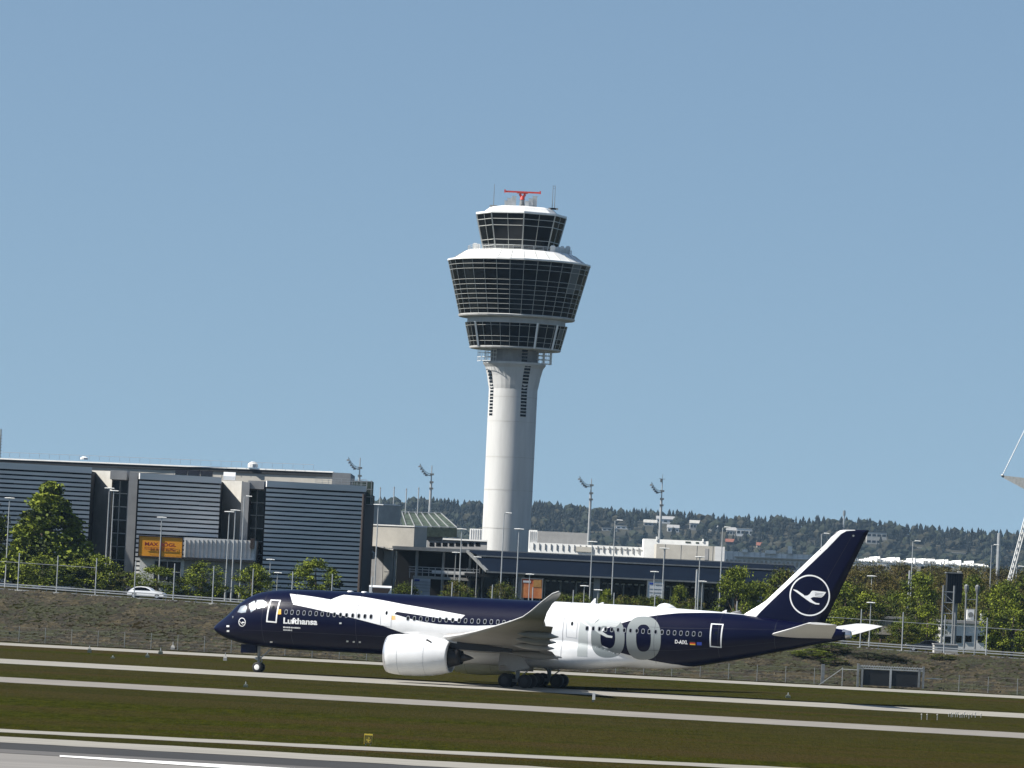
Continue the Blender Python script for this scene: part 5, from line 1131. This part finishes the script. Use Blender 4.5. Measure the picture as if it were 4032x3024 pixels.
wrow((1126.5, 2409.6), (1461, 2428), 15)
wrow((1606.5, 2434.5), (1960, 2449.5), 15); wrow((1984, 2451), (2032, 2454), 3)
win_at(*aw(2117, 2462)); win_at(*aw(2140, 2463)); wrow((2311.7, 2474), (2756.6, 2497), 19)
# doors
def door(px, off, lw, m, name='cabin_door', pane=True):
    q = [a_phi(*p) for p in px]; s = MB(); c = (sum(p[0] for p in q) / 4, sum(p[1] for p in q) / 4)
    w_ = abs(q[1][0] - q[0][0]); hgt = abs(q[0][1] - q[3][1]) * 3.05
    inner = [(c[0] + (p[0] - c[0]) * (1 - 2 * lw / w_), c[1] + (p[1] - c[1]) * (1 - 2 * lw / hgt)) for p in q]
    dec(s, q + inner, [[k, (k + 1) % 4, 4 + (k + 1) % 4, 4 + k] for k in range(4)], off, 0); d = ROOT.part(name, s, m, local=True)
    if pane:
        s = MB(); a = c[0]; ph = c[1] + .10; dp = .07; n = 10; e = [(a + .12 * math.cos(t_), ph + dp * math.sin(t_)) for t_ in [2 * math.pi * k / n for k in range(n)]]
        dec(s, e, [list(range(n))], off, 0, ga=50, gp=50); ROOT.part('pane', s, 'glassc', parent=d, local=True)
door([(1066, 2361.5), (1107, 2363), (1090, 2453), (1048, 2449.5)], .03, .15, 'white')
door([(1504.5, 2387), (1549, 2388.5), (1540, 2470), (1497, 2462)], .03, .035, 'line')
door([(2234, 2427), (2279, 2429), (2271, 2513), (2229, 2508)], .03, .035, 'line')
door([(2800, 2455), (2850, 2457.5), (2842, 2550.5), (2795, 2547)], .03, .14, 'white')
# cockpit panes
for q in ([(935, 2411), (948, 2388), (967, 2382.5), (972.5, 2391), (968.5, 2411.5), (950, 2414)], [(980, 2378), (1003, 2365), (1008, 2398), (988, 2412)], [(1011, 2363), (1036, 2362), (1050, 2374), (1046, 2389), (1013, 2398)]):
    s = MB(); pts = [a_phi(*p) for p in q]; dec(s, pts, [list(range(len(pts)))], .02, 0, ga=.3); ROOT.part('cockpit_window', s, 'cockpit', local=True)
    s = MB(); pts = [(p[0], p[1]) for p in pts]; dec(s, pts, [list(range(len(pts)))], .02, 0, side=1, ga=.3); ROOT.part('cockpit_window', s, 'cockpit', local=True)
s = MB(); a, z = aw(918, 2430); s.lathe([(-.06, .12), (.05, .1)], 'x', (a, -interp(WID, a) + .1, z), 10, caps=True); ROOT.part('nose_light', s, 'silver', local=True)
# tail cone tip
s = MB(); s.smooth = True; s.lathe([(66.0, .56), (66.3, .46), (66.75, .38), (66.8, .3), (66.5, .2)], 'x', (0, 0, 6.82), 20); ROOT.part('exhaust_cone', s, 'silver', local=True)
# wings
LE = [(0, 20.8, 3.9), (3, 22.8, 4.15), (8, 26.4, 4.5), (12, 29.4, 4.8), (15, 31.6, 5.05), (19, 34.5, 5.5), (24, 38.2, 6.2), (27.5, 40.8, 6.75), (29.5, 42.5, 7.2), (30.6, 43.6, 7.78), (31.3, 44.9, 8.75), (31.8, 46.0, 9.5), (32.2, 46.75, 9.74)]
TE = [(0, 36.6, 2.9), (3, 36.8, 3.2), (8, 37.6, 3.9), (12, 38.7, 4.35), (15, 39.8, 4.8), (19, 41.2, 5.4), (24, 43.0, 6.05), (27.5, 44.1, 6.6), (29.5, 44.6, 6.95), (30.6, 45.15, 7.7), (31.3, 45.85, 8.55), (31.8, 46.6, 9.1), (32.2, 46.95, 9.55)]
def foil(le, te, th, n=12, vert=None):
    pts = []; le, te = Vector(le), Vector(te); c = (te - le).length; up = Vector((0, 0, 1)) if vert is None else vert
    prof = [(1, 0), (.9, .02), (.7, .06), (.45, .095), (.25, .10), (.1, .08), (.03, .048), (0, 0), (.03, -.035), (.1, -.05), (.25, -.055), (.45, -.05), (.7, -.025), (.9, -.006)]
    return [tuple(le + (te - le) * x + up * y * c * th) for x, y in prof]
def rot_n(i, tab, sgn):                                  # section normal for the curling tip
    j0, j1 = max(0, i - 1), min(len(tab) - 1, i + 1); dy = (tab[j1][0] - tab[j0][0]); dz = tab[j1][2] - tab[j0][2]; n = Vector((0, -dz * sgn, dy)); return n.normalized()
LE0, TE0 = LE, TE
for sg in (-1, 1):
    s = MB(); s.smooth = False; rr = []; LE = [(b, a, z - (1.25 * (b / 32) ** 2 if sg > 0 else 0)) for b, a, z in LE0]; TE = [(b, a, z - (1.25 * (b / 32) ** 2 if sg > 0 else 0)) for b, a, z in TE0]
    for i in range(len(LE)):
        l, t_ = LE[i], TE[i]
        rr.append(foil((l[1], sg * l[0], l[2]), (t_[1], sg * t_[0], t_[2]), (.75 - .2 * min(1, l[0] / 20)), vert=rot_n(i, LE, sg)))
    s.smooth = True; s.loft(rr); wg = ROOT.part('wing', s, 'wing', local=True)
    s = MB()                                            # leading edge strip, paler: its sunlit line is put into the colour
    for i in range(1, len(LE) - 1):
        a_, b_ = LE[i], LE[i + 1]; s.tube((a_[1] - .01, sg * a_[0], a_[2] + .02), (b_[1] - .01, sg * b_[0], b_[2] + .02), .11 * max(.4, 1 - i / 14), .11 * max(.4, 1 - (i + 1) / 14), 8)
    ROOT.part('slat_edge', s, 'wingw', parent=wg, local=True)
    for b0, b1, dr_ in ((3.6, 10.3, .35), (11.2, 19.5, .22), (20.2, 26.5, .05)):      # flaps and aileron, slightly drooped
        def lt(b): 
            for i in range(len(TE) - 1):
                if TE[i][0] <= b <= TE[i + 1][0]: u = (b - TE[i][0]) / (TE[i + 1][0] - TE[i][0]); return Vector((TE[i][1] + (TE[i + 1][1] - TE[i][1]) * u, sg * b, TE[i][2] + (TE[i + 1][2] - TE[i][2]) * u))
        c = 1.7 if b0 < 10 else 1.2; p, q = lt(b0), lt(b1); s = MB(); s.loft([foil(v + Vector((-.45, 0, -.02)), v + Vector((c - .45, 0, -dr_)), .5) for v in (p, q)]); ROOT.part('flap', s, 'wing', parent=wg, local=True)
    for b in (6.5, 13.5, 17.8, 22.2):                                                # flap track fairings
        u = next(i for i in range(len(TE) - 1) if TE[i][0] <= b <= TE[i + 1][0]); k_ = (b - TE[u][0]) / (TE[u + 1][0] - TE[u][0]); a_ = TE[u][1] + (TE[u + 1][1] - TE[u][1]) * k_; z_ = TE[u][2] + (TE[u + 1][2] - TE[u][2]) * k_
        L = 5.2 if b < 12 else 3.8; s = MB(); s.smooth = True; s.lathe([(-L * .7, .03), (-L * .5, .2), (-L * .2, .3), (0, .3), (L * .2, .2), (L * .38, .03)], 'x', (a_, sg * b, z_ - .28), 12, caps=True); s.v = [(x, y, (z_ - .28) + (z - z_ + .28) * 1.25 - (x - a_ + L * .7) * .03) for x, y, z in s.v]; ROOT.part('flap_track_fairing', s, 'wing', parent=wg, local=True)
# pylons and engines
EA, EB, EZ = 22.65, 10.5, 2.78
for sg in (-1, 1):
    c = (EA, sg * EB, EZ); s = MB(); s.smooth = True
    s.lathe([(.9, 1.42), (.3, 1.48), (.08, 1.58), (0, 1.68), (.05, 1.79), (.25, 1.88), (.8, 1.97), (1.8, 2.03), (3.2, 2.03), (4.6, 1.93), (5.6, 1.76), (6.35, 1.58), (6.6, 1.50), (6.45, 1.46), (5.2, 1.4)], 'x', c, 48); nac = ROOT.part('engine', s, 'white', local=True)
    for t0_, r0_ in ((1.55, 2.027), (4.25, 1.968)):
        s = MB(); s.lathe([(t0_, r0_), (t0_ + .035, r0_ - .001)], 'x', c, 48); ROOT.part('cowl_seam', s, 'line', parent=nac, local=True)
    s = MB(); s.smooth = True; s.lathe([(.32, 1.485), (.08, 1.585), (-.012, 1.68), (.04, 1.80), (.26, 1.892)], 'x', c, 48); ROOT.part('inlet_lip', s, 'silver', parent=nac, local=True)
    s = MB(); s.lathe([(.9, 1.44), (1.0, .3)], 'x', c, 32, caps=True); s.lathe([(.4, .02), (.7, .25), (1., .35)], 'x', c, 16); ROOT.part('fan', s, 'dark', parent=nac, local=True)
    s = MB(); s.lathe([(5.2, 1.42), (5.25, .9)], 'x', c, 32); s.smooth = True; s.lathe([(5.2, 1.12), (6.3, 1.05), (7.2, .82), (7.7, .66), (7.6, .6), (7.0, .55)], 'x', c, 32); ROOT.part('core_cowl', s, 'dark', parent=nac, local=True)
    s = MB(); s.smooth = True; s.lathe([(7.0, .5), (7.8, .42), (8.5, .2), (8.9, .03)], 'x', c, 20); ROOT.part('exhaust_plug', s, 'dark', parent=nac, local=True)
    s = MB(); wz = 4.75; y = sg * EB
    def sec(a, z0_, z1_, h): return [(a, y - h, z0_), (a, y + h, z0_), (a, y + h, z1_), (a, y - h, z1_)]
    s.loft([sec(EA + 1.6, 4.95, 5.0, .1), sec(EA + 3.2, 4.7, 5.15, .3), sec(EA + 5.4, 4.3, 5.1, .35), sec(EA + 7.2, 4.15, 4.9, .33)]); ROOT.part('pylon', s, 'wingw', local=True)
    s = MB(); s.loft([sec(EA + 5.6, 3.9, 4.42, .3), sec(EA + 7.6, 3.55, 4.3, .33), sec(EA + 9.6, 3.5, 4.15, .25), sec(EA + 12.8, 3.55, 3.9, .06)]); ROOT.part('pylon_aft_fairing', s, 'dark', local=True)  # dark heat shield, the pylon's shadow put into its colour too
    s = MB(); p = Vector((EA + 4.6, sg * (EB + 1.2), EZ + 1.55)); s.bar(p + Vector((-.25, 0, 0)), p + Vector((.25, sg * .12, -.25)), .12, .25); ROOT.part('nacelle_vent', s, 'blk', parent=nac, local=True)
# fin
FL = [(7.4, 54.9), (8.31, 55.9), (9.1, 57.1), (9.76, 58.05), (12.5, 60.78), (15.5, 63.73), (16.4, 64.45), (16.9, 64.95), (17.11, 65.7)]; FT = [(7.4, 63.9), (11.32, 65.45), (17.11, 68.15)]
def fl(z): return interp([(a, b) for a, b in FL], z)
def ftt(z): return FT[0][1] + (z - 7.4) * (FT[2][1] - FT[0][1]) / (17.11 - 7.4)
def fth(x): return .5 * 1.0 * (2.969 * math.sqrt(max(0, x)) - 1.26 * x - 3.516 * x * x + 2.843 * x ** 3 - 1.036 * x ** 4)
def fin_y(a, z): l, t_ = fl(z), ftt(z); c = t_ - l; x = clamp((a - l) / c, 0, 1); return fth(x) * c * .095 * .9
def fin_s(a, z, off, side): return (a, side * (fin_y(a, z) + off + (.02 if a - fl(z) < .6 else 0)), z)
s = MB(); s.smooth = True; rr = []
for z in [7.4 + k * .25 for k in range(39)] + [17.11]:
    l, t_ = fl(z), ftt(z); c = t_ - l; xs_ = [1, .85, .7, .55, .4, .3, .2, .14, .09, .06, .04, .025, .015, .008, .003, 0]
    rr.append([(l + x * c, -fin_y(l + x * c, z), z) for x in xs_] + [(l + x * c, fin_y(l + x * c, z), z) for x in xs_[-2:0:-1]])
s.loft(rr)
Z7 = lambda x, y: (2900 + x / 3.456, 2050 + y / 3.456)
def fdec(pts, off, mi, ga=.4):
    for sd_ in (-1, 1):
        q = [ac(*Z7(*p)) for p in pts]
        q = [(max(a, fl(clamp(z, 7.4, 17.1)) + .012), clamp(z, 7.5, 17.1)) for a, z in q]; dec(s, q, [list(range(len(q)))], off, mi, sd_, fin_s, ga, .3)
fdec([(90, 1275), (240, 1180), (400, 1090), (800, 710), (1200, 330), (1290, 225), (1370, 130), (1480, 124), (1620, 124), (1620, 134), (1500, 142), (1425, 185), (1245, 375), (840, 760), (600, 985), (430, 1150), (340, 1240), (285, 1305)], .014, 1)
vs, fs = ring_px(1003, 1018, 272, 281, 254, 262, 2, 64)
for sd_ in (-1, 1): dec(s, [ac(*Z7(*p)) for p in vs], fs, .014, 1, sd_, fin_s, .5, .5)
cp_ = [(782 + a * 443, 935 + b * 208) for a, b in CRANE]
for sd_ in (-1, 1): dec(s, [ac(*Z7(*p)) for p in cp_], [list(range(len(cp_)))], .018, 1, sd_, fin_s, .5, .5)
for f in FEA:
    for sd_ in (-1, 1): dec(s, [ac(*Z7(782 + a * 443, 935 + b * 208)) for a, b in f], [list(range(4))], .024, 0, sd_, fin_s, .5, .5)
c = [(1595 + 14 * math.cos(t_ * .6283), 207 + 14 * math.sin(t_ * .6283)) for t_ in range(10)]; fdec(c, .016, 2)
fin = ROOT.part('tail_fin', s, ['navy', 'white', 'num'], local=True)
s = MB(); 
for k in range(20): z0_, z1_ = 7.9 + k * .44, 7.9 + (k + 1) * .44; a0_, a1_ = ftt(z0_) - 2.2 + (z0_ - 7.9) * .09, ftt(z1_) - 2.2 + (z1_ - 7.9) * .09; s.poly([fin_s(a0_, z0_, .01, -1), fin_s(a0_ + .03, z0_, .01, -1), fin_s(a1_ + .03, z1_, .01, -1), fin_s(a1_, z1_, .01, -1)])
ROOT.part('rudder_gap', s, 'blk', parent=fin, local=True)
# tailplanes
for sg in (-1, 1):
    s = MB(); s.smooth = False; s.loft([foil((l, sg * b, z), (t_, sg * b, z2), .5) for b, l, t_, z, z2 in ((.6, 58.6, 65.0, 6.35, 6.35), (1.8, 59.3, 65.3, 6.52, 6.45), (5.5, 62.0, 66.5, 7.12, 7.05), (9.25, 64.7, 67.65, 7.78, 7.74), (9.4, 64.95, 67.7, 7.80, 7.76))]); tp = ROOT.part('tailplane', s, 'wingw', local=True)
    s = MB(); s.bar((66.0 - 1.2, sg * 1.9, 6.52), (66.5, sg * 9.0, 7.74), .04); ROOT.part('elevator_gap', s, 'line', parent=tp, local=True)
# crown fittings
s = MB(); s.smooth = True
c0 = ac(2585, 2385)[0]; c1 = ac(2666, 2390)[0]; L = c1 - c0
s.loft([[(c0 + L * u, math.cos(t_) * .55 * q, 8.55 + max(0, math.sin(t_)) * .5 * q) for t_ in [math.pi * k / 10 for k in range(11)]] for u, q in ((0, .02), (.08, .45), (.2, .8), (.4, 1), (.6, .9), (.8, .55), (1, .02))], False, False); ROOT.part('satcom_dome', s, 'white', local=True)
for px, h_ in ((2335, .55), (2366, .2), (2852, .28)):
    a = ac(px, 2375)[0]; s = MB(); z = interp(TOP, a) - .03; s.loft([[(a - .3, -.03, z), (a + .25, -.03, z), (a + .25, .03, z), (a - .3, .03, z)], [(a + .15, -.02, z + h_), (a + .3, -.02, z + h_), (a + .3, .02, z + h_), (a + .15, .02, z + h_)]]); ROOT.part('blade_antenna', s, 'white', local=True)
for px in (1435, 1380): a = ac(px, 2330)[0]; s = MB(); s.lathe([(0, .35), (.08, .3), (.12, .1)], 'z', (a, 0, 8.64), 14, caps=True); ROOT.part('blade_antenna', s, 'white', local=True)
# landing gear
def wheel(t_, a, y, r, w_, hub='wht'):
    s = MB(); s.smooth = True; s.lathe([(-w_ / 2, r * .55), (-w_ / 2, r * .86), (-w_ * .38, r * .97), (0, r), (w_ * .38, r * .97), (w_ / 2, r * .86), (w_ / 2, r * .55)], 'y', (a, y, r), 28, caps=True); tw = ROOT.part('wheel', s, 'black', parent=t_, local=True)
    return tw
def hub(t_, a, y, r, m):
    s = MB(); s.lathe([(-.04, r * .2), (-.02, r * .5), (.02, r * .55)], 'y', (a, y, r), 20, caps=True); ROOT.part('hub', s, m, parent=t_, local=True)
s = MB(); s.tube((5.1, 0, .5), (5.0, 0, 2.9), .12, .17, 12); s.bar((5.05, 0, 1.3), (6.6, 0, 2.7), .12); s.bar((5.1, -.35, .53), (5.1, .35, .53), .16); s.box(4.85, 5.1, -.3, .3, 1.25, 1.55); s.bar((5.1, .0, .7), (5.45, 0, 1.2), .08); s.bar((5.45, 0, 1.2), (5.15, 0, 1.7), .08)
ng = ROOT.part('nose_gear', s, 'steeld', local=True)
for y in (-.36, .36): wheel(ng, 5.1, y, .53, .38); 
hub(ng, 5.1, -.56, .53, 'wht')
for y in (-.62, .62): s = MB(); s.box(3.3 if y < 0 else 3.3, 4.9, y - .02, y + .02, 1.95, 2.8); ROOT.part('gear_door', s, 'navy', parent=ng, local=True)
s = MB(); s.lathe([(-.12, .1), (.0, .12)], 'x', (4.85, -.18, 1.42), 10, caps=True); ROOT.part('taxi_light', s, 'silver', parent=ng, local=True)
for sg in (-1, 1):
    y = sg * 5.3; s = MB(); s.tube((34.5, y, .75), (34.3, sg * 4.9, 3.6), .2, .26, 12); s.bar((33.4, y, .7), (35.6, y, .7), .26, .3); s.bar((34.4, y, 1.6), (32.6, sg * 3.2, 3.3), .16); s.bar((34.45, y, 1.3), (34.4, sg * 2.6, 3.0), .15); s.bar((34.6, y, 1.0), (35.5, y, 1.7), .1); s.bar((35.5, y, 1.7), (34.7, y, 2.3), .1)
    mg = ROOT.part('main_gear', s, 'steeld', local=True)
    for a in (33.48, 35.52):
        for dy in (-.88, .88): wheel(mg, a, y + dy, .7, .55)
    for a in (33.48, 35.52): hub(mg, a, -1.17 + y if sg < 0 else y - 1.17, .7, 'dark')
    o_ = -6.05; q = [(1971, 2561), (2041, 2561), (2087, 2630), (2016.6, 2643.4), (1989.5, 2619), (1962.4, 2620)]
    pts = [ac(px, py, o_) for px, py in q]; s = MB(); s.loft([[(a, sg * (6.05 + e) if True else 0, z) for a, z in pts] for e in (0, .08)]); ROOT.part('gear_door', s, 'wing', parent=mg, local=True)
s = MB(); s.box(31.2, 34.0, -1.3, -1.24, 1.55, 2.2); s.box(31.2, 34.0, 1.24, 1.3, 1.55, 2.2); ROOT.part('belly_gear_door', s, 'wing', local=True)

# ------------------------------------------------------------------ haze
hz = bpy.data.materials.new('haze'); hz.use_nodes = True; n = hz.node_tree; n.nodes.clear(); out = n.nodes.new('ShaderNodeOutputMaterial'); pv = n.nodes.new('ShaderNodeVolumePrincipled')
pv.inputs['Color'].default_value = (.50, .74, 1.0, 1); pv.inputs['Density'].default_value = .00003; pv.inputs['Anisotropy'].default_value = .2; n.links.new(pv.outputs[0], out.inputs['Volume'])
M['haze'] = hz; s = MB(); s.box(-6200, 6200, -400, 9200, -3, 135); struct('haze', s, ['haze'], 'stuff', recalc=True)
